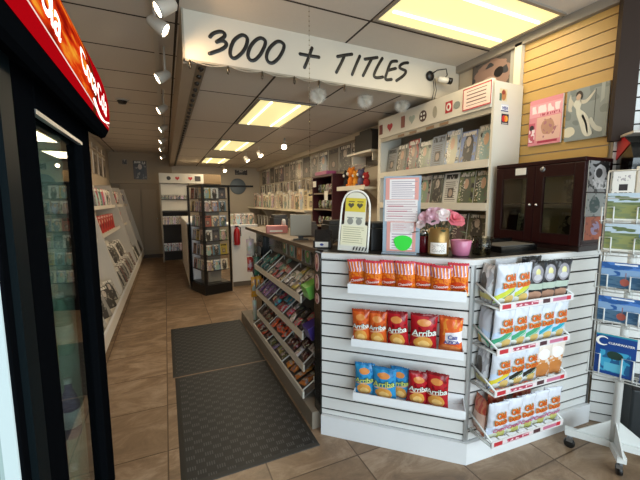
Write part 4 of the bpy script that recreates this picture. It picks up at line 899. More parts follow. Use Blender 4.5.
fig(o, [('dress', [(.22,.78),(.34,.80),(.38,.70),(.36,.60),(.47,.52),(.57,.40),(.63,.22),(.68,.08),(.55,.05),(.45,.14),(.36,.34),(.28,.50),(.25,.62),(.18,.70)], '#d3d1c2'), ('dress_train', [(.58,.34),(.72,.16),(.88,.10),(.90,.17),(.76,.24),(.64,.40)], '#bfc0b6'), ('dress_fold', [(.40,.46),(.50,.30),(.56,.12),(.59,.13),(.54,.32),(.44,.48)], '#aeb0a4'),
        ('arm', [(.34,.78),(.48,.76),(.62,.86),(.68,.90),(.66,.84),(.52,.70),(.38,.70)], '#c8c2b2'), ('arm', [(.20,.74),(.12,.84),(.10,.92),(.06,.80),(.06,.62),(.16,.58),(.14,.66)], '#c4bfb0')], w, h)
fig(o, [('head', [(.24,.84),(.30,.90),(.36,.86),(.33,.79),(.27,.78)], '#c2a58e'), ('hair', [(.23,.86),(.25,.93),(.33,.955),(.39,.90),(.40,.82),(.37,.78),(.36,.86),(.30,.905)], '#2a2320')], w, h, -.009)
BP = printed('dim_photo_poster', '#57504c', [('oval', .45, .42, .42, .5, .9, '#8f7468'), ('noise', 0, 1, 0, 1, 3, 3, .58, '#3a3a3e'), ('oval', .62, .5, .10, .15, .5, '#1c1716'), ('oval', .4, .25, .2, .2, .7, '#b59a90'), ('rect', .86, 1, 0, 1, '#a3a39c')], .4)
o = bpy.data.objects.new('wall_picture', card_mesh(.42, .27, .012, BP)); put(o, None, (2.505, 2.075, 2.345), (0, 0, W_)); tag(o, 'dim photo poster high on the wall above the cream unit', 'poster')
# ------------------------------------------------------------------ cherry cabinet on the counter
CHY = mat('cherry_wood', '#26090a', .35, var=.25, vs=5, spec=.25); CHYD = mat('cherry_wood_dark', '#1c0808', .35, var=.2)
cb = thing('cherry_cabinet', 'dark cherry cabinet with two glass doors standing on the counter', 'cabinet', (2.20, 1.465, CTR))
hw = .288
MB().box(.02, .28, -hw, hw, .03, .05).box(.02, .28, -hw, -hw+.02, .05, .53).box(.02, .28, hw-.02, hw, .05, .53).box(.0, .28, -hw-.0, hw, .53, .555).obj('body', CHY, cb, bevel=.003)
MB().box(.01, .28, -hw+.004, hw-.004, 0, .03).obj('plinth', CHYD, cb)
MB().box(.262, .28, -hw+.02, hw-.02, .05, .53).obj('back_board', mat('cabinet_back', '#b8ad8c', .6), cb)
MB().box(.03, .26, -hw+.021, hw-.021, .28, .29).obj('inner_shelf', CHYD, cb)
CABG = thin_glass('cabinet_glass', '#e6e8de', 1.2, .02)
for s in (1, -1):
    y0, y1 = (0.0015, hw - .001) if s > 0 else (-hw + .001, -.0015); f = .055
    d = MB().box(0, .02, y0, y0+f, .032, .528).box(0, .02, y1-f, y1, .032, .528).box(0, .02, y0+f, y1-f, .032, .10).box(0, .02, y0+f, y1-f, .45, .528).obj('door', CHY, cb, bevel=.004)
    MB().box(.008, .012, y0+f-.004, y1-f+.004, .096, .454).obj('pane', CABG, d)
    MB().box(-.002, .0, y0+f-.006, y0+f, .10, .45).box(-.002, 0, y1-f, y1-f+.006, .10, .45).box(-.002, 0, y0+f, y1-f, .094, .10).box(-.002, 0, y0+f, y1-f, .45, .456).obj('inner_moulding', CHYD, d)
    MB().lathe([(.001, .014), (.008, .012), (.010, .006), (.004, 0)], (-.0005, .022 * s, .275), 12, ax=(-1, 0, 0)).obj('knob', CHROME, d)
for yy, zz, hh, nm in ((.16, .051, .16, 'dim card inside the cabinet behind its left door'), (-.13, .051, .18, 'dim card inside the cabinet behind its right door, lower shelf'), (-.14, .291, .15, 'dim card inside the cabinet behind its right door, upper shelf'), (.13, .291, .13, 'dim card inside the cabinet behind its left door, upper shelf')):
    place(cov('display_card', .15, hh, GREYC), (2.38, 1.465 + yy, CTR + zz), (-.1, 0, W_), nm, 'card', None, '#b5b09a')
o = bpy.data.objects.new('name_sign', card_mesh(.075, .045, .002, PAPER)); put(o, None, (2.197, 1.465 + .10, CTR + .475), (0, 0, W_)); tag(o, 'small white label on the top frame of cherry cabinet left door', 'label')
o = MB().lathe([(.001, .004), (.016, .003), (.017, 0)], (0, 0, 0), 14, ax=(-1, 0, 0)).obj('round_lock', GREY, None, (2.1995, 1.465 - .045, CTR + .50)); tag(o, 'small round grey lock on the top of cherry cabinet right door', 'lock')
# pictures on the side of the cabinet
BWM = printed('black_white_picture', '#8a8888', [('noise', 0, 1, 0, 1, 4, 5, .52, '#2a2828'), ('oval', .55, .58, .3, .3, .9, '#b8b4b4'), ('oval', .5, .62, .16, .16, .8, '#3a3838'), ('noise', .2, .9, .1, .4, 6, 6, .5, '#c4c0c0')], .4)
for (x0, y0, x1, y1, m_, lb) in [(586, 160, 604, 192, BWM, 'black and white picture on the side of cherry cabinet, upper'), (583, 193, 602, 216, printed('grey_teal_picture', '#8a8c8a', [('oval', .4, .5, .25, .35, .7, '#1f3a38'), ('noise', 0, 1, 0, 1, 4, 4, .58, '#5a5e5c')], .4), 'grey and dark teal picture on the side of cherry cabinet, middle'), (585, 217, 600, 239, printed('orange_picture', '#a04a24', [('oval', .6, .5, .25, .3, .6, '#8a7a9a'), ('noise', 0, 1, 0, 1, 3, 4, .56, '#7a3018')], .4), 'rust orange picture on the side of cherry cabinet, lowest')]:
    Yc = 1.465 - hw - .004; a_, b_ = atY(x0, y0, Yc), atY(x1, y1, Yc)
    w, h = b_.x - a_.x, abs(a_.z - b_.z); o = bpy.data.objects.new('picture', card_mesh(w, h, .004, m_)); put(o, None, (max(2.225 + w/2, (a_.x + b_.x)/2), Yc - .001, max(CTR + .02, min(a_.z, b_.z))), (0, 0, 0)); tag(o, lb, 'picture')
# ------------------------------------------------------------------ things on the countertop
def ctp(s, off, z=0): return fac(s, off, CTR + z)
bd_ = thing('notice_board_stand', 'cream round topped standing board with yellow patch and striped foot', 'notice board', ctp(.172, -.07, .006), RZ1); bd_.rotation_euler = (-.06, .05, RZ1)
CRM = mat('cream_board', '#e2dfcb', .5); 
pts = [(-.088, .0), (-.088, .10), (-.086, .22), (-.082, .28)] + [(-.076 * math.cos(a_), .29 + .07 * math.sin(a_)) for a_ in [math.pi * i / 12 for i in range(1, 12)]] + [(.082, .28), (.086, .22), (.088, .10), (.088, .0)]
brd = [(-.078, .03), (-.078, .155), (-.062, .16), (-.062, .30)] + [(-.062 * math.cos(a_), .30 + .05 * math.sin(a_)) for a_ in [math.pi * i / 10 for i in range(1, 10)]] + [(.062, .30), (.062, .16), (.078, .155), (.078, .03)]
MB().prism([(p[0], -.006, p[1]) for p in brd][::-1], (0, .012, 0)).obj('board', CRM, bd_)
MB().tube([(p[0], 0, p[1]) for p in pts], .006, 8).obj('white_frame', mat('white_frame', '#ecebe4', .35), bd_)
MB().box(-.060, .060, -.0085, -.006, .235, .315).obj('yellow_patch', printed('yellow_patch_print', '#d9c23a', [('noise', .05, .95, .1, .9, 5, 4, .6, '#cfae2c')], .5), bd_)
dk = mat('board_ink', '#55503a', .6)
for x_ in (-.026, .026):
    MB().prism([(x_ + p[0] * .38, -.0095, .272 + p[1] * .38) for p in heart(.05)], (0, .001, 0)).box(x_ - .016, x_ + .02, -.0095, -.0085, .292, .297).obj('patch_mark', dk, bd_)
    MB().prism([(x_ + p[0], -.0075, .178 + p[1]) for p in oval(.018, .02)], (0, .001, 0)).box(x_ - .02, x_ + .02, -.0075, -.0062, .196, .203).obj('grey_mark', mat('grey_mark_ink', '#8f8f86', .6), bd_)
PG = printed('cream_page', '#e4e0c2', [('lines', .08, .92, .06, .94, 9, .28, '#a9a27e')], .6)
o = bpy.data.objects.new('written_page', card_mesh(.155, .115, .002, PG)); put(o, bd_, (0, -.0075, .038))
for i in range(5): MB().obox((.0 + i * .018, -.009, .004), (.008, 0, .006), (0, .003, 0), (.006, 0, .022)).obj('dark_stripe', BLACK, bd_)
MB().box(-.085, .085, -.004, .0, .0005, .03).obj('foot', mat('pale_foot', '#d9d6cc', .4), bd_)
MB().box(-.04, .04, .006, .09, 0, .006).obox((-.04, .085, .006), (.08, 0, 0), (0, .005, 0), (0, -.08, .2)).obj('rear_stand', BLACK, bd_)
sd = thing('acrylic_sign_holder', 'tall grey acrylic sign holder with handwritten pages and green round sticker', 'sign holder', ctp(.448, -.12), RZ1)
MB().box(-.105, .105, -.004, .004, .006, .445).obj('sheet', mat('grey_acrylic', '#9fb0bd', .2), sd)
MB().box(-.105, .09, -.05, .02, 0, .006).obj('foot', mat('grey_acrylic_foot', '#9fb0bd', .2), sd)
PGW = printed('handwritten_page', '#e8dfdc', [('lines', .06, 1.1, .05, .95, 9, .3, '#b59aa0'), ('lines', .1, .7, .02, .9, 4.3, .15, '#c2707a')], .6)
PGP = printed('pink_edged_page', '#de9c92', [('rect', .12, .88, .06, .94, '#ebe4e2'), ('lines', .18, .98, .1, .9, 11, .35, '#a594a2')], .6)
for (w, h, x_, z_, m_, dy) in ((.185, .13, 0, .305, PGP, -.0055), (.185, .125, -.004, .185, PGW, -.0068), (.165, .18, .0, .01, PGP, -.0052), (.13, .055, .005, .125, PGW, -.0082)):
    o = bpy.data.objects.new('handwritten_page', card_mesh(w, h, .001, m_)); put(o, sd, (x_, dy, z_))
pt = [(.052 * math.cos(a_) * (1 + .04 * math.sin(3*a_)), .054 * math.sin(a_) * (1.05 if math.sin(a_) < 0 else .62)) for a_ in [2*math.pi*i/24 for i in range(24)]]
MB().prism([(.012 + p[0], -.0095, .072 + p[1]) for p in pt], (0, .001, 0)).obj('green_sticker', mat('neon_green', '#2fd83a', .5), sd)
# flower vase, candles, cup
GOLD = mat('gold_ceramic', '#9c7c48', .35, .6)
vp = ctp(.655, -.12)
vz = thing('flower_vase', 'gold cylinder vase with white lace label full of pink silk flowers', 'vase', vp, RZ1)
MB().lathe([(.050, 0), (.056, .006), (.056, .148), (.052, .152), (.050, .148), (.050, .02), (.001, .018)], (0, 0, 0), 28).obj('vase', GOLD, vz)
lb_ = MB()
NL = 10; vsl = []; uvl = []
for j in range(2):
    for i in range(NL + 1):
        a_ = -math.pi/2 - .85 + 1.7 * i / NL; vsl.append((.0568 * math.cos(a_), .0568 * math.sin(a_), .012 + .062 * j)); uvl.append((i / NL, j))
lb_.add(vsl, [(i, i+1, NL+2+i, NL+1+i) for i in range(NL)], 0, True, [[uvl[i], uvl[i+1], uvl[NL+2+i], uvl[NL+1+i]] for i in range(NL)])
lb_.obj('lace_label', printed('lace_label_print', '#e9e4dc', [('noise', .12, .88, .15, .85, 26, 14, .55, '#8a827c'), ('oval', .5, .5, .16, .2, .3, '#e9e4dc')], .6), vz)
def flower(c, r, m_, parent, tiltv):
    mb = MB(); d = Vector(tiltv).normalized(); q = Vector((0, 0, 1)).rotation_difference(d)
    for ring, (np_, rr, up, ln) in enumerate(((7, .55, .12, 1.0), (6, .35, .45, .75), (4, .15, .75, .5))):
        for i in range(np_):
            a_ = 2 * math.pi * i / np_ + ring * .5; ca, sa = math.cos(a_), math.sin(a_); vs = []
            for (f, w_, h_) in ((0, .10, 0), (.45, .42, up * .5), (.85, .40, up * .9), (1.05, .08, up)):
                for s in (-1, 0, 1):
                    x_ = r * f * ln; y_ = r * w_ * s * ln; z_ = r * (h_ + .10 * abs(s) * f)
                    vs.append(Vector(c) + q @ Vector((x_*ca - y_*sa, x_*sa + y_*ca, z_)))
            mb.add(vs, [(k*3+j, k*3+j+1, k*3+j+4, k*3+j+3) for k in range(3) for j in range(2)], 0, True)
    return mb.obj('flower', m_, parent)
FC = [mat('petal_light_pink', '#e4bcc9', .6), mat('petal_rose', '#db7480', .6), mat('petal_pale', '#efe2e2', .6), mat('petal_mauve', '#dcb6c4', .6)]
LF = mat('silk_leaf', '#41523c', .6)
for (x_, y_, z_, r, ci) in [(-.075, -.02, .19, .046, 0), (-.03, -.045, .185, .044, 0), (-.01, .01, .215, .042, 3), (.02, -.04, .205, .044, 2), (.045, -.01, .205, .042, 1), (.075, -.035, .185, .048, 1), (.10, .0, .175, .04, 1), (-.095, -.03, .155, .034, 2), (-.045, -.05, .225, .03, 3)]:
    z_ += .018; flower((x_, y_, z_), r * .9, FC[ci], vz, (x_ * 5, -.7 + y_ * 4, .55))
    MB().tube([(x_ * .25, y_ * .25, .05), (x_ * .6, y_ * .6, z_ * .7), (x_, y_, z_)], .0025, 5).obj('stem', LF, vz)
for (x_, y_, z_, a_) in [(-.08, 0, .17, 2.5), (-.10, -.04, .135, 3.3), (.02, -.06, .15, -1.5), (.06, .02, .19, .4), (-.02, -.06, .2, -2), (.1, -.04, .14, -.4), (-.09, -.02, .19, 2.6)]:
    mb = MB(); d = Vector((math.cos(a_), math.sin(a_) * .5, -.25)); sidev = Vector((0, 0, 1)).cross(d).normalized(); c_ = Vector((x_, y_, z_))
    mb.add([c_, c_ + d*.025 + sidev*.016, c_ + d*.06, c_ + d*.025 - sidev*.016, c_ + d*.03 + Vector((0,0,.006))], [(0,1,4),(1,2,4),(2,3,4),(3,0,4)], 0, True); mb.obj('leaf', LF, vz)
t = thing('pink_candle_jar', 'frosted pink candle jar standing right of the gold vase', 'candle jar', ctp(.775, -.14), 0)
MB().lathe([(.040, 0), (.046, .004), (.057, .082), (.055, .085), (.052, .080), (.043, .012), (.001, .010)], (0, 0, 0), 28).obj('jar', mat('pink_glass', '#d884a4', .25, trans=.25), t)
MB().lathe([(.001, .068), (.050, .066)], (0, 0, 0), 24).obj('wax', mat('pink_wax', '#e3a6bd', .5), t)
t = thing('red_candle', 'dark red candle jar half hidden behind left of the gold vase', 'candle jar', ctp(.578, -.19), 0)
MB().lathe([(.030, 0), (.034, .004), (.034, .125), (.031, .128), (.029, .12), (.001, .118)], (0, 0, 0), 22).obj('jar', mat('red_glass', '#6a1420', .2), t); MB().lathe([(.034, .1), (.0355, .1), (.0355, .135), (.001, .135)], (0, 0, 0), 20).obj('lid', CHROME, t)
t = thing('glass_tumbler', 'clear glass tumbler on the dark counter beside the corner', 'glass', (1.63, 1.37, CTR), 0)
MB().lathe([(.001, .0), (.048, 0), (.055, .10), (.0535, .10), (.0465, .006), (.001, .006)], (0, 0, 0), 24).obj('tumbler', thin_glass('tumbler_glass', '#d0cfc4', 1.0), t)
t = thing('brochure_box', 'low dark display box on the counter in front of the cherry cabinet', 'display box', (1.93, 1.44, CTR), 0)
MB().box(-.16, .16, -.09, .09, 0, .035).box(-.16, .16, .08, .09, .035, .06).obj('box', BLKGLOSS, t); MB().box(-.15, .15, -.08, .07, .0351, .038).obj('sheets', mat('dim_sheets', '#5a5650', .6), t)
# card terminal, monitor, pink printer on the aisle side
t = thing('card_terminal', 'black card terminal with white slip label on the countertop corner', 'card terminal', (.935, 2.02, CTR), -.55)
MB().obox((-.06, -.045, 0), (.12, 0, 0), (0, .12, 0), (0, .012, .05)).obj('body', BLACK, t, bevel=.006)
MB().obox((-.055, -.02, .048), (.11, 0, 0), (0, .035, .07), (0, .02, -.008)).obj('screen', BLKGLOSS, t, bevel=.003)
MB().box(-.045, .04, -.0485, -.046, .008, .042).obj('white_slip', PAPER, t); MB().prism([(-.002 + p[0], -.0495, .025 + p[1]) for p in oval(.012, .008)], (0, .001, 0)).obj('slip_mark', VIS, t)
MB().tube([(.06, .06, .02), (.12, .1, .06), (.11, .2, .02), (.1, .3, .003)], .004, 6).obj('cord', BLACK, t)
t = thing('customer_display', 'square grey back of a till screen on the aisle countertop', 'till screen', (.965, 2.50, CTR), -.35)
MB().box(-.085, .085, 0, .03, .03, .20).obj('housing', mat('grey_housing', '#8d8676', .5), t, bevel=.006); MB().box(-.02, .02, .008, .022, 0, .03).box(-.06, .06, -.03, .06, 0, .008).obj('stand', mat('dark_stand', '#2d2a26', .5), t)
t = thing('pink_box', 'pink box with white top on the counter beyond the till screen', 'box', (.97, 3.16, CTR), -.2)
MB().box(-.10, .10, -.06, .06, 0, .07).obj('box', mat('dusty_pink', '#c27a74', .5), t, bevel=.004); MB().box(-.07, .05, -.0605, .03, .012, .03).obj('white_band', PAPER, t); MB().lathe([(.02, .07), (.018, .12), (.012, .13), (.001, .13)], (.07, 0, 0), 12).obj('white_bottle', PAPER, t)
for i, (x_, y_, w, h, c, lb) in enumerate([(1.1, 3.5, .16, .16, '#3a3530', 'dark till box on the aisle counter beyond the pink box'), (1.12, 2.75, .14, .13, '#4a4038', 'brown box on the aisle counter behind the till screen'), (1.16, 2.32, .14, .16, '#2a2622', 'black till box behind the card terminal on the counter'), (1.22, 1.83, .17, .17, '#0c0c0d', 'black till box behind the notice board stand and the acrylic holder')]):
    o = MB().box(-w/2, w/2, -w/2, w/2, 0, h*.8).box(-w/2 + .01, w/2 - .01, -w/2 + .01, w/2 - .01, h*.8, h).obj('till_box', mat('till_box_' + c.strip('#'), c, .5), None, (x_, y_, CTR), bevel=.004); tag(o, lb, 'till box')
# ------------------------------------------------------------------ glass display tower
tc = Vector((.50, 5.37, 0)); ta = Vector((.43, .14, 0)).normalized(); tb = Vector((-ta.y, ta.x, 0)); TW, TD, TH = .455, .56, 1.70
tw = thing('display_tower', 'tall black framed display tower full of film cases by the white partition', 'display tower', tc, math.atan2(ta.y, ta.x))
MB().box(0, TW, 0, TD, 0, .15).obj('base', BLACK, tw); MB().box(0, TW, 0, TD, TH - .03, TH).obj('top', BLACK, tw)
for x_, y_ in ((0, 0), (TW - .025, 0), (0, TD - .025), (TW - .025, TD - .025)): MB().box(x_, x_ + (.04 if x_ == 0 and y_ == 0 else .025), y_, y_ + .025, .15, TH - .03).obj('post', BLACK, tw)
zsh = [.15, .36, .60, .83, 1.05, 1.28, 1.48]
for z in zsh: MB().box(.03, TW - .03, .03, TD - .03, z, z + .012).obj('shelf', mat('tower_shelf', '#3d3a36', .3) if z == .15 else bpy.data.materials['tower_shelf'], tw)
MB().box(.12, TW - .12, .14, TD - .14, .17, TH - .05).obj('core', mat('tower_core', '#8d867a', .6), tw)
M4 = Matrix.Translation(tc) @ Matrix.Rotation(math.atan2(ta.y, ta.x), 4, 'Z'); zr = math.atan2(ta.y, ta.x)
rows_ = ['lowest', 'second', 'third', 'fourth', 'fifth', 'topmost']
pal = ['#c9b48a', '#7f8fb0', '#d8d0b8', '#9a6a4a', '#5a7a8a', '#b8a03a', '#d9d9d0', '#4a4a52', '#6a8a5a', '#a85a48']
for r_ in range(6):
    z = zsh[r_ + 1] + .013 if r_ < 5 else None
    z = zsh[min(r_ + 1, 6)] + .013
    for i in range(3):
        st_ = [MAG, MAG, GREYC, TEXTC][(r_ + i) % 4]
        p = M4 @ Vector((.10 + i * .125, .05, z)); o = cov('film_case', .115, .165, st_, .014); place(o, p, (-.08, 0, zr), '%s film case from the corner post, %s row of tower right face' % (ORD[i], rows_[r_]), 'film case', 'film cases in the tower', pal[(r_ * 3 + i) % 10])
        p = M4 @ Vector((.05, .17 + i * .145, z)); o = cov('film_case', .125, .165, st_, .014); place(o, p, (-.08, 0, zr - math.pi/2), '%s film case from the corner post, %s row of tower left face' % (ORD[i], rows_[r_]), 'film case', 'film cases in the tower', pal[(r_ * 4 + i * 2 + 5) % 10])
# white partition and low return wall
pt_ = thing('white_low_partition', 'white low partition running back beside the display tower', 'partition', (.34, 5.9, 0))
MB().box(-.03, .03, 0, 2.5, .05, 1.08).box(-.03, .2, 0, .03, .05, 1.08).obj('panel', WHITE, pt_); MB().box(-.04, .22, -.01, 2.5, 1.08, 1.11).obj('cap', WHITE, pt_); MB().box(-.025, .19, .01, 2.5, 0, .05).obj('kick_board', mat('kick', '#6a5f52', .6), pt_)
rt = thing('return_counter', 'white low return counter behind the tower with cream top', 'counter', (.99, 5.78, 0))
MB().box(0, .42, 0, .03, .0, 1.02).box(.39, .42, .03, .9, 0, 1.02).obj('front_panel', WHITE, rt); MB().box(-.02, .44, -.02, .95, 1.02, 1.05).obj('top', WHITE, rt); MB().box(0, .42, -.008, 0, 0, .08).obj('kick_board', bpy.data.materials['kick'], rt)
ex = thing('fire_extinguisher', 'red extinguisher on the front of the white return counter beside the tower', 'extinguisher', (1.065, 5.712, .72))
MB().lathe([(.001, 0), (.05, .005), (.052, .03), (.052, .22), (.035, .265), (.018, .28), (.018, .30)], (0, 0, 0), 18).obj('cylinder', mat('extinguisher_red', '#a3161c', .35), ex); MB().box(-.03, .03, -.012, .012, .30, .325).tube([(.02, 0, .31), (.06, 0, .29), (.065, 0, .15)], .008, 6).obj('valve', BLACK, ex); MB().box(-.02, .02, .045, .05, .1, .2).obj('bracket', BLACK, ex)
for i in range(7):
    place(cov('package', .10, .19, MAG), (1.02 + i * .055, 5.9 + (i % 2) * .05, 1.051), (-.1, 0, R.uniform(-.4, .4)), '%s upright package from the left on the white return counter' % ORD[i], 'package', 'packages on the return counter', ['#a88a68', '#c9b8a0', '#d0a890', '#8a7a68'][i % 4])
# ------------------------------------------------------------------ back display bay
bb = thing('back_display_bay', 'white shelving bay with logo header by the back wall', 'shelf unit', (-.1, 8.5, 0))
MB().box(0, .95, 0, .35, 1.86, 2.08).obj('header', mat('bay_header', '#cfc8ba', .5), bb); MB().box(.95, 1.35, -.0, .35, 1.86, 2.08).obj('brown_header_box', mat('bay_brown', '#6a5538', .5), bb)
MB().box(.03, .60, .28, .30, .05, 1.20).obj('dark_back', mat('bay_dark_back', '#2e2720', .6), bb)
MB().box(.03, .60, .08, .10, 1.60, 1.84).box(.03, .60, .08, .10, 1.24, 1.50).obj('front_board', mat('bay_board', '#ded8cc', .5), bb)
MB().box(.0, .62, .30, .34, .05, 1.86).obj('back_panel', mat('bay_white', '#c9c2b6', .5), bb); MB().box(.0, .03, .02, .30, .05, 1.86).box(.60, .63, .02, .30, .05, 1.86).obj('side', mat('bay_side', '#8d8170', .5), bb)
for z in (.30, .92, 1.22, 1.50): MB().box(.03, .60, .03, .30, z - .02, z).obj('shelf', mat('bay_shelf', '#3a322a', .5) if z == .30 else bpy.data.materials['bay_shelf'], bb)
for i, (x_, c, k_) in enumerate([(.20, '#2d2622', 'o'), (.38, '#b02a2a', 'h'), (.52, '#d0c4b0', 'o'), (.66, '#b02a2a', 'h'), (.82, '#3a3430', 'r')]):
    flat('logo_sign', heart(.05) if k_ == 'h' else oval(.045, .045) if k_ == 'o' else rct(.13, .12), (-.1 + x_, 8.4995, 1.97), 0, c, '%s mark from the left on the back bay header' % ORD[i], 'sticker')
for zi, (z, n, c, h) in enumerate(((1.501, 7, ['#5a5048', '#3a3430', '#a8a090'], .09), (.921, 8, ['#d8b48a', '#e0c4a0', '#c89a68', '#e4dcd0'], .19), (.301, 5, ['#c8b0a8', '#a83a34', '#d8d0c8'], .18))):
    for i in range(n):
        place(cov('package', .075, h, MAG), (-.03 + i * .56 / max(n, 7), 8.56 if zi == 0 else 8.60, z), (-.08, 0, 0), '%s package from the left on the %s shelf of the back bay' % (ORD[i], ['top', 'middle', 'lowest'][zi]), 'package', 'packages in the back bay', c[i % len(c)])
fn = thing('wall_fan', 'round bluish wall fan with dark bar high on the back wall', 'fan', (atY(238, 188, 9.78).x, 9.79, 1.86))
MB().lathe([(.001, .05), (.20, .04), (.22, .02), (.22, 0)], (0, 0, 0), 24, ax=(0, -1, 0)).obj('grille', mat('fan_grille', '#6a7680', .5), fn); MB().box(-.42, .42, -.07, -.05, -.02, .03).obj('bar', BLACK, fn)
o = cov('wall_picture', .35, .14, GREYC, .02); place(o, (atY(241, 172, 9.78).x, 9.785, 2.18), (0, 0, 0), 'dark narrow sign high on the white back wall over the fan', 'sign', None, '#3a2f2a')
for i in range(3): MB()
# ------------------------------------------------------------------ right wall inside
n = 16
for i in range(n):
    y_ = 3.45 + i * .385
    place(cov('wall_picture', .36, .38, [GREYC, TEXTC, MAG][i % 3], .014), (2.508, y_, 1.90), (0, 0, W_), '%s picture from the near end on the right wall above the long shelf' % ORD[i], 'picture', 'pictures on the right wall', ['#6a6052', '#4f463c', '#8a7f70', '#3a332c'][i % 4])
ls = thing('long_wall_shelf', 'long cream shelf of packages along the right wall', 'shelf', (2.51, 0, 1.29))
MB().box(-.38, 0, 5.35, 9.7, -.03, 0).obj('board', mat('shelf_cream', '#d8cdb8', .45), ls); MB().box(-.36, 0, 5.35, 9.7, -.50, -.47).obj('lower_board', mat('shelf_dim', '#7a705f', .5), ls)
for y_ in (5.36, 6.75, 8.2, 9.66): MB().prism([(-.02, y_, -.03), (-.36, y_, -.03), (-.02, y_, -.45)], (0, .03, 0)).obj('bracket', mat('shelf_bracket', '#bdb29e', .5) if y_ < 5.4 else bpy.data.materials['shelf_bracket'], ls)
pc = ['#e0d2a8', '#c9b48a', '#d9cdb0', '#b89a74', '#c0a888', '#e4dcc8']
for i in range(18):
    y_ = 5.5 + i * .235; big = i < 2
    place(cov('package', .20 if not big else .24, .30 + .08 * ((i * 7) % 3) * .5, MAG if not big else TEXTC, .05), (2.34, y_, 1.291), (0, 0, W_ + R.uniform(-.15, .15)), '%s package from the near end on the long cream wall shelf' % ORD[i], 'package', 'packages on the long wall shelf', pc[i % 6] if i < 14 else ['#a8403a', '#d8a8a0'][i % 2])
for i in range(14):
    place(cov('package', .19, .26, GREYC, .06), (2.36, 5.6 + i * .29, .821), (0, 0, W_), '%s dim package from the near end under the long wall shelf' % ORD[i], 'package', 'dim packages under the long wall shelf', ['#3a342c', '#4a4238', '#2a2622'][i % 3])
bk = thing('red_bookcase', 'dark red bookcase of small goods behind the counter', 'bookcase', (2.14, 4.30, 0)); DR = mat('dark_red_wood', '#3f1014', .45, var=.15); BL = .72
MB().box(0, .36, 0, .03, 0, 1.80).box(0, .36, BL-.03, BL, 0, 1.80).box(.34, .36, .03, BL-.03, 0, 1.80).box(-.01, .37, -.01, BL+.01, 1.80, 1.83).obj('case', DR, bk)
for z in (.10, .45, .80, 1.08, 1.33, 1.57): MB().box(.01, .34, .03, BL-.03, z - .02, z).obj('shelf', mat('bookcase_shelf', '#8a7a68', .5) if z == .10 else bpy.data.materials['bookcase_shelf'], bk)
gm = [pack_mesh(.07, .13, .05).mesh('goods', candy_print)]
for zi, z in enumerate((.80, 1.08, 1.33, 1.57)):
    for i in range(9):
        o = bpy.data.objects.new('small_goods', gm[0]); put(o, None, (2.24 + .02 * (i % 2), 4.38 + i * .07, z + .068), (math.pi/2, 0, W_ + R.uniform(-.2, .2))); o.color = lin(['#5a6a2a', '#8a7a3a', '#3a3a2a', '#7a2a3a', '#a8a090', '#6a4a3a'][(i + zi * 2) % 6])
        tag(o, '%s small packet from the near end on the %s shelf of the red bookcase' % (ORD[i], ['third', 'fourth', 'fifth', 'top'][zi]), 'packet', 'packets in the red bookcase')
o = cov('price_sign', .11, .13, None, .004); o.data = card_mesh(.11, .13, .004, PAPER); put(o, None, (2.12, 4.47, 1.46), (0, 0, W_)); tag(o, 'white price card hanging on the near upper front of red bookcase', 'price card')
o = cov('price_sign', .09, .09, None, .004); o.data = card_mesh(.12, .09, .004, PAPER); put(o, None, (2.12, 4.88, 1.66), (0, 0, W_)); tag(o, 'white price card at the far top front of red bookcase', 'price card')
ts = thing('toy_shelf', 'white wall shelf of colourful plush toys beyond the cream unit', 'shelf', (2.51, 3.5, 1.62)); MB().box(-.34, 0, 0, .72, -.03, 0).box(-.345, -.34, 0, .72, -.035, .02).obj('board', UN, ts); MB().prism([(-.02, .1, -.03), (-.25, .1, -.03), (-.02, .1, -.2)], (0, .02, 0)).obj('bracket', UN, ts); MB().prism([(-.02, .6, -.03), (-.25, .6, -.03), (-.02, .6, -.2)], (0, .02, 0)).obj('bracket', UN, ts)
for i, (y_, c, cn, h) in enumerate([(4.10, '#1c1d20', 'black', .24), (3.98, '#d87a1c', 'orange', .27), (3.86, '#d8902a', 'amber', .22), (3.74, '#5a5470', 'slate violet', .23), (3.62, '#a82a28', 'red', .18)]):
    t = thing('plush_toy', '%s plush toy sitting on the white wall shelf' % cn, 'plush toy', (2.27, y_, 1.621)); m_ = mat('plush_' + cn.replace(' ', '_'), c, .9, var=.2, vs=30)
    MB().ball((0, 0, h * .30), h * .30, 14, 0, (.8, .62, 1.0)).ball((-.01, 0, h * .72), h * .24, 14, 0, (1, .9, 1)).ball((-.05, -.03, h * .1), h * .10, 8).ball((-.05, .03, h * .1), h * .10, 8).ball((-.01, -h*.19, h * .93), h * .08, 8).ball((-.01, h*.19, h * .93), h * .08, 8).obj('body', m_, t)
    MB().ball((-h * .24, 0, h * .68), h * .09, 8).obj('muzzle', PAPER, t); MB().ball((-h*.235, -.02, h*.78), h*.03, 6).ball((-h*.235, .02, h*.78), h*.03, 6).obj('eyes', BLACK, t)
o = MB().box(-.08, .08, -.2, .2, 0, .05).obj('folded_box', mat('magenta_box', '#a8507a', .5), None, (2.2, 4.66, 1.831)); tag(o, 'low magenta box lying on top of the red bookcase', 'box')
o = MB().box(-.1, .1, -.2, .2, 0, .22).box(-.09, .09, -.15, .1, .22, .26).obj('storage_box', mat('dim_box', '#3a3630', .6), None, (2.36, 3.75, 1.95)); o.location = (2.39, 3.75, 2.06); tag(o, 'dark storage box high on the wall ledge over the plush toys', 'box')
hs_ = thing('high_wall_ledge', 'narrow cream ledge high on the right wall under the dark box', 'shelf', (2.51, 3.5, 2.06)); MB().box(-.26, 0, 0, .6, -.025, 0).obj('board', UN, hs_); MB().box(-.2, 0, .05, .07, -.12, -.025).obj('bracket', UN, hs_); MB().box(-.2, 0, .53, .55, -.12, -.025).obj('bracket', UN, hs_)
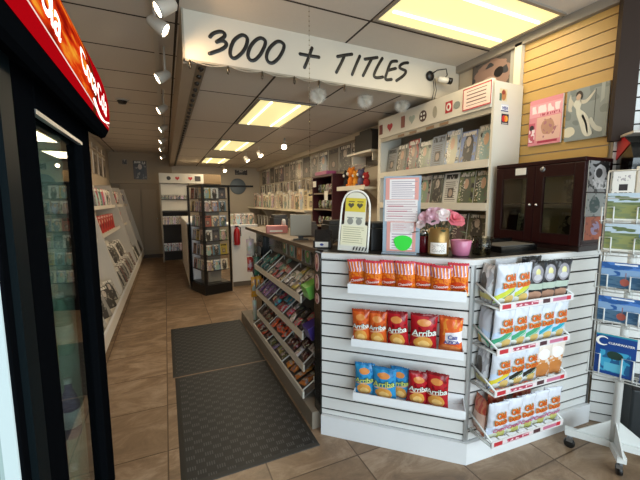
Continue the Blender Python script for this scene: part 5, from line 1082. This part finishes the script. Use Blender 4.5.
# ------------------------------------------------------------------ hanging tinsel balls and a bead strand
TIN = mat('tinsel_white', '#f2ece0', .35); 
for i, (px, py) in enumerate([(318, 95), (365, 100), (402, 105)]):
    p = atY(px, py, 2.72); t = thing('hanging_ornament', '%s pale tinsel ball hanging behind the overhead sign' % ['leftmost', 'middle', 'rightmost'][i], 'ornament', p)
    mb = MB(); rr = .088
    for j in range(420):
        zz = 1 - 2 * (j + .5) / 420; a_ = j * 2.39996; d = Vector((math.sqrt(1 - zz*zz) * math.cos(a_), math.sqrt(1 - zz*zz) * math.sin(a_), zz)); s_ = d.orthogonal().normalized() * .0042; s2 = d.cross(s_)
        L = rr * (.8 + .2 * ((j * 37) % 10) / 10); mb.add([s_, -s_ * .5 + s2 * .9, -s_ * .5 - s2 * .9, d * L], [(0, 1, 3), (1, 2, 3), (2, 0, 3)])
    mb.ball((0, 0, 0), .03, 8); mb.obj('tinsel', TIN, t); MB().tube([(0, 0, 0), (0, 0, 2.38 - p.z)], .0018, 4).obj('thread', TIN, t)
p = atZ(309, 4, 2.655); t = thing('hanging_bead_strand', 'thin clear bead strand hanging from the ceiling before the overhead sign', 'bead strand', (p.x, p.y, 2.66))
mb = MB(); mb.tube([(0, 0, 0), (0, 0, -1.15)], .0012, 4)
for j in range(40): mb.ball((0, 0, -.02 - j * .028), .0045, 6)
mb.obj('beads', thin_glass('clear_bead', '#e8e4da', 1), t)
# camera on the sign board
sc_ = thing('security_camera', 'small white and black camera on a bent black bracket, overhead sign', 'camera', (atY(430, 76, 2.44).x, 2.445, atY(430, 76, 2.44).z))
MB().lathe([(.042, 0), (.042, .012), (.03, .024), (.001, .026)], (0, 0, 0), 18, ax=(0, -1, 0)).obj('mount', BLACK, sc_)
MB().tube([(0, -.02, .01), (.03, -.06, .035), (.11, -.08, .05), (.125, -.08, .0), (.09, -.08, -.035)], .005, 6).obj('arm', BLACK, sc_)
MB().lathe([(.001, -.055), (.022, -.05), (.024, .01), (.024, .04)], (.085, -.08, -.045), 14, ax=(1, -.3, -.1)).obj('body', mat('camera_white', '#d8d4c8', .35), sc_)
MB().lathe([(.026, .0), (.027, .035), (.018, .04), (.001, .036)], (.085 + .036, -.09, -.049), 14, ax=(1, -.3, -.1)).obj('lens', BLKGLOSS, sc_)
MB().tube([(.02, -.02, -.02), (.03, -.03, -.12), (.028, .0, -.22), (.04, .1, -.36)], .003, 5).tube([(.04, -.02, -.02), (.055, -.03, -.12), (.055, .0, -.22), (.07, .1, -.36)], .003, 5).obj('cord', BLACK, sc_)
# ------------------------------------------------------------------ brochure rack on casters
d3 = Vector((.39, -.92, 0)).normalized(); n3 = Vector((-d3.y * -1, 0, 0)); n3 = Vector((-.92, -.39, 0)).normalized()
P3 = Vector((2.14, 1.03, 0)); rz3 = math.atan2(d3.y, d3.x)
bk3 = thing('brochure_rack', 'white wire brochure rack on a post with wheeled feet', 'brochure rack', P3, rz3)
# local: x along the face, y away from the viewer, z up
FW = .50; zt, zb = 1.60, .52
wr = MB()
for x_ in (0, .012, FW - .012, FW): wr.tube([(x_, 0, zb), (x_, 0, zt)], .0042, 6)
for x_ in (.02, .255, FW - .02): wr.tube([(x_, .03, zb), (x_, .03, zt)], .004, 6)
wr.tube([(0, 0, zb), (FW, 0, zb)], .004, 6).tube([(0, 0, zt), (FW, 0, zt)], .006, 6).tube([(0, .03, zt), (FW, .03, zt)], .006, 6)
wr.obj('upright_frame', STEEL, bk3)
def lz(py, px=618): return on(px, py, P3, n3).z
rows3 = [lz(y_) for y_ in (395, 330, 288, 250, 218)]
zrow = [lz(375), lz(321), lz(287), lz(250), lz(220)]
hrow = [.235, .15, .15, .15, .15]
for ri, z in enumerate(zrow):
    m = MB()
    for k_ in range(3): m.tube([(0, -.004 - .0 * k_, z - .012 + k_ * .017 - .02), (FW, -.004, z - .012 + k_ * .017 - .02)], .003, 5)
    for k_ in range(9): m.tube([(.012 + k_ * (FW - .024) / 8, -.004, z - .035), (.012 + k_ * (FW - .024) / 8, -.004, z + .004)], .0025, 5)
    for x0 in (.0, .185, .37):
        x1 = x0 + .13
        for xa, xb in ((x0 - .012, x0 + .035), (x0 + .125, x0 + .172)):
            xa = max(-.03, xa); xb = min(FW, xb)
            m.tube([(xa, -.006, z - .02), (xa, -.042, z - .005), (xa, -.044, z + .085 * (1.3 if ri == 0 else .8)), (xb, -.044, z + .085 * (1.3 if ri == 0 else .8)), (xb, -.042, z - .005), (xb, -.006, z - .02)], .0036, 6)
    m.tube([(-.02, -.038, z - .004), (FW, -.038, z - .004)], .003, 5)
    m.obj('wire_pocket', STEEL, bk3)
PB = Vector((2.21, .925, 0)); pl_ = bk3.matrix_basis.inverted() if False else None
def loc3(v): v = Vector(v) - P3; return Vector((v.dot(d3), v.dot(-n3), v.z))
c0 = loc3(PB)
MB().tube([(c0.x, c0.y, .10), (c0.x, c0.y, 1.62)], .019, 14).obj('pole', STEEL, bk3)
MB().tube([(c0.x, c0.y, .62), (c0.x, .03, .62)], .008, 6).tube([(c0.x, c0.y, 1.5), (c0.x, .03, 1.5)], .008, 6).obj('pole_clamp', STEEL, bk3)
for wi, wpt in enumerate(((2.085, 1.105), (2.36, .72), (2.10, .835), (2.33, 1.02))):
    e_ = loc3((*wpt, 0)); v = Vector((e_.x - c0.x, e_.y - c0.y, 0)); L = v.length; v.normalize(); sv = Vector((-v.y, v.x, 0))
    b_ = Vector((c0.x, c0.y, .085)); lg = MB().obox(b_ - sv * .02, v * L, sv * .04, (0, 0, .035)).obox(b_ + Vector((0,0,.035)) - sv * .003 + v * .01, v * .16, sv * .006, (0, 0, .002))
    lg.prism([b_ + Vector((0,0,.036)) - sv*.003, b_ + Vector((0,0,.036)) - sv*.003 + v * .17, b_ + Vector((0,0,.15)) - sv*.003 + v * .018], sv * .006)
    lg_ = lg.obj('leg', STEEL, bk3)
    cpt = b_ + v * (L - .025)
    MB().tube([(cpt.x, cpt.y, .085), (cpt.x, cpt.y, .055)], .010, 8).box(cpt.x - .014, cpt.x + .014, cpt.y - .016, cpt.y + .016, .045, .066).obj('caster_fork', GREY, lg_)
    MB().lathe([(.012, -.011), (.027, -.010), (.028, 0), (.027, .010), (.012, .011)], (cpt.x, cpt.y + .006, .0285), 18, ax=(sv.x, sv.y, 0)).obj('caster_wheel', BLACK, lg_)
SEA = printed('blue_coast_brochure', '#2a5896', [('noise', 0, 1, .40, .75, 2, 5, .42, '#7f9fc4'), ('rect', 0, 1, 0, .46, '#4a6a84'), ('noise', 0, 1, 0, .46, 2, 9, .5, '#2f5474'), ('oval', .55, .24, .10, .15, 1.2, '#a8584c'), ('rect', .55, .575, .35, .62, '#8a6a70'), ('noise', 0, 1, .72, 1, 3, 6, .56, '#4a7ac0'), ('rect', .3, .8, .90, .96, '#dfe4ea')], .3)
GRN = printed('green_land_brochure', '#79845c', [('rect', 0, 1, .66, 1.01, '#b8c8d4'), ('noise', 0, 1, .3, .9, 2, 7, .52, '#5f6e48'), ('noise', 0, 1, 0, .55, 3, 8, .5, '#8b9058'), ('oval', .95, .6, .2, .2, .9, '#4a6a9a'), ('rect', 0, 1, .0, .06, '#e4e4dc')], .35)
CLW = printed('deep_blue_brochure', '#123f84', [('rect', .12, .88, .08, .60, '#3a9ac0'), ('noise', .12, .88, .08, .60, 4, 5, .52, '#1a5a8a'), ('oval', .5, .5, .2, .1, .7, '#1d3a34'), ('rect', .25, .75, .1, .3, '#5ab0cc'), ('rect', 0, 1, .96, 1.01, '#2a8aa0')], .3)
def w3(x_, y_, z_): return P3 + d3 * x_ - n3 * y_ + Vector((0, 0, z_))
for ri in range(5):
    for j in range(2 if ri else 2):
        x_ = .095 + j * .185; m_ = [CLW, SEA, SEA, GRN, GRN][ri]; h = [.225, .135, .135, .140, .140][ri]; w = .165 if ri == 0 else .178
        o = bpy.data.objects.new('brochure', card_mesh(w, h, .012, m_)); put(o, None, w3(x_, -.022, zrow[ri]), (.03, 0, rz3))
        tag(o, '%s %s row of the wire rack, %s column' % (['deep blue brochure with white crescent letter', 'blue sea brochure', 'blue sea brochure', 'green landscape brochure', 'green landscape brochure'][ri], ['lowest', 'second', 'third', 'fourth', 'fifth'][ri], ['first' , 'second'][j]), 'brochure', 'brochures in the wire rack')
        if ri == 0:
            cm = MB(); N = 22
            for k_ in range(N + 1):
                a_ = .75 + (2 * math.pi - 1.6) * k_ / N; tk = .004 + .005 * math.sin(math.pi * k_ / N)
                cm.v += [(-.052 + (.022 + tk) * math.cos(a_), -.0065, h - .040 + (.020 + tk) * math.sin(a_)), (-.052 + (.022 - .002) * math.cos(a_) + .002, -.0065, h - .040 + .019 * math.sin(a_))]
            for k_ in range(N): cm.f.append([2*k_, 2*k_+1, 2*k_+3, 2*k_+2]); cm.m.append(0)
            cm.obj('crescent_letter', T_WHT, o)
            vs, fs = text_mb('CLEARWATER', .0165, 0, 1, .0003); MB().add([(v[0] + .022, -.0066, v[2] + h - .052) for v in vs], fs).obj('lettering', T_WHT, o)
CRD = printed('white_card_print', '#e0dbd4', [('rect', .3, .7, .25, .5, '#2d2628'), ('noise', .2, .8, .62, .85, 10, 8, .55, '#a8a0a0'), ('noise', .1, .9, .05, .18, 8, 3, .45, '#2a2624')], .5)
CRB = printed('beige_card_print', '#cfc4b4', [('oval', .5, .55, .2, .16, .5, '#c8787a'), ('oval', .5, .55, .07, .06, '#d8a8a4')], .5)
zc = lz(197)
for j, (x_, w, m_, lb) in enumerate([(.062, .085, CRD, 'white card with dark square at the top left of wire rack'), (.17, .115, CRB, 'beige card with pink rosette in the top row of wire rack'), (.38, .15, CRD, 'white card at the far right of the wire rack top row')]):
    o = bpy.data.objects.new('info_card', card_mesh(w, .13, .006, m_)); put(o, None, w3(x_, -.016, zc), (.03, 0, rz3)); tag(o, lb, 'card')
m = MB().tube([(0, -.03, zc - .006), (FW, -.03, zc - .006)], .003, 5).tube([(0, -.006, zc - .006), (0, -.03, zc - .006)], .003, 5).tube([(FW, -.006, zc - .006), (FW, -.03, zc - .006)], .003, 5); m.obj('wire_pocket', STEEL, bk3)
# red and black box and posters on the corner wall
cw0 = Vector((2.485, 1.185, 0))
def cwp(t_, off, z_): return cw0 + dd * t_ + dn * off + Vector((0, 0, z_))
rzc = math.atan2(dd.y, dd.x)
bxx = thing('ticket_dispenser', 'black and red curved ticket box mounted on the corner wall below the post', 'ticket box', cwp(.02, .0, 1.60), rzc)
MB().prism([(.0, -.002, 0), (.0, -.20, 0), (.0, -.21, .08), (.0, -.16, .17), (.0, -.08, .215), (.0, -.002, .22)], (.55, 0, 0)).obj('body', BLKGLOSS, bxx)
MB().prism([(-.004, -.002, .09), (-.004, -.16, .165), (-.004, -.08, .212), (-.004, -.002, .215)], (.004, 0, 0)).obj('red_end', mat('box_red', '#a81a24', .4), bxx)
MB().box(-.01, .56, -.21, -.002, .215, .228).obj('pale_cap', mat('pale_cap', '#b8aea0', .4), bxx); MB().box(-.01, .56, -.22, -.002, -.022, 0).obj('shelf_lip', mat('pale_lip', '#b0a898', .4), bxx)
o = bpy.data.objects.new('yellow_note_sign', card_mesh(.15, .095, .003, printed('yellow_note_print', '#d8d4a0', [('lines', .06, .94, .08, .92, 6, .4, '#7a8a4a'), ('noise', .05, .95, .1, .9, 7, 6, .6, '#a8b060')], .6))); put(o, None, cwp(.22, .225, 1.665), (-.06, 0, rzc)); tag(o, 'pale yellow written note leaning on the black ticket box', 'note')
for j, (t_, z_, w, h, m_, c, lb) in enumerate([(.20, 1.86, .16, .28, MAG, '#9a7a9a', 'violet toned poster on the white slatted corner wall'), (.36, 1.86, .14, .26, GREYC, '#6a6a6a', 'grey poster beside the violet one on corner wall'), (.30, 2.2, .2, .12, TEXTC, '#c8c8c8', 'small pale card above the posters on corner wall')]):
    place(cov('wall_picture', w, h, m_, .008), cwp(t_, .006, z_), (0, 0, rzc), lb, 'poster', None, c)

# second row of small packages hanging on the right wall above the long shelf
for i in range(20):
    place(cov('hanging_package', .15, .21, [MAG, GREYC, TEXTC][i % 3], .02), (2.505, 5.12 + i * .232, 1.665), (0, 0, W_), '%s hanging package from the near end, row under the right wall pictures' % ORD[i], 'package', 'hanging packages on the right wall', ['#8f8068', '#6a5d48', '#b0a288', '#4f4638'][i % 4])
db = thing('dark_crate', 'dark lidded crate on the floor behind the brochure rack', 'crate', cwp(.15, .004, 0), rzc)
MB().box(0, .45, -.15, 0, 0, .33).obj('body', mat('dark_crate_teal', '#141c20', .5), db, bevel=.01); MB().box(-.008, .458, -.158, 0, .33, .37).obj('lid', BLACK, db, bevel=.006)
# ------------------------------------------------------------------ render look
vs = sc.view_settings; vs.view_transform = 'Standard'; vs.look = 'None'; vs.gamma = 1; vs.use_curve_mapping = False; vs.exposure = EXPO
sc.cycles.use_denoising = True; sc.cycles.max_bounces = 8; sc.cycles.transparent_max_bounces = 12
sc.cycles.sample_clamp_indirect = 6
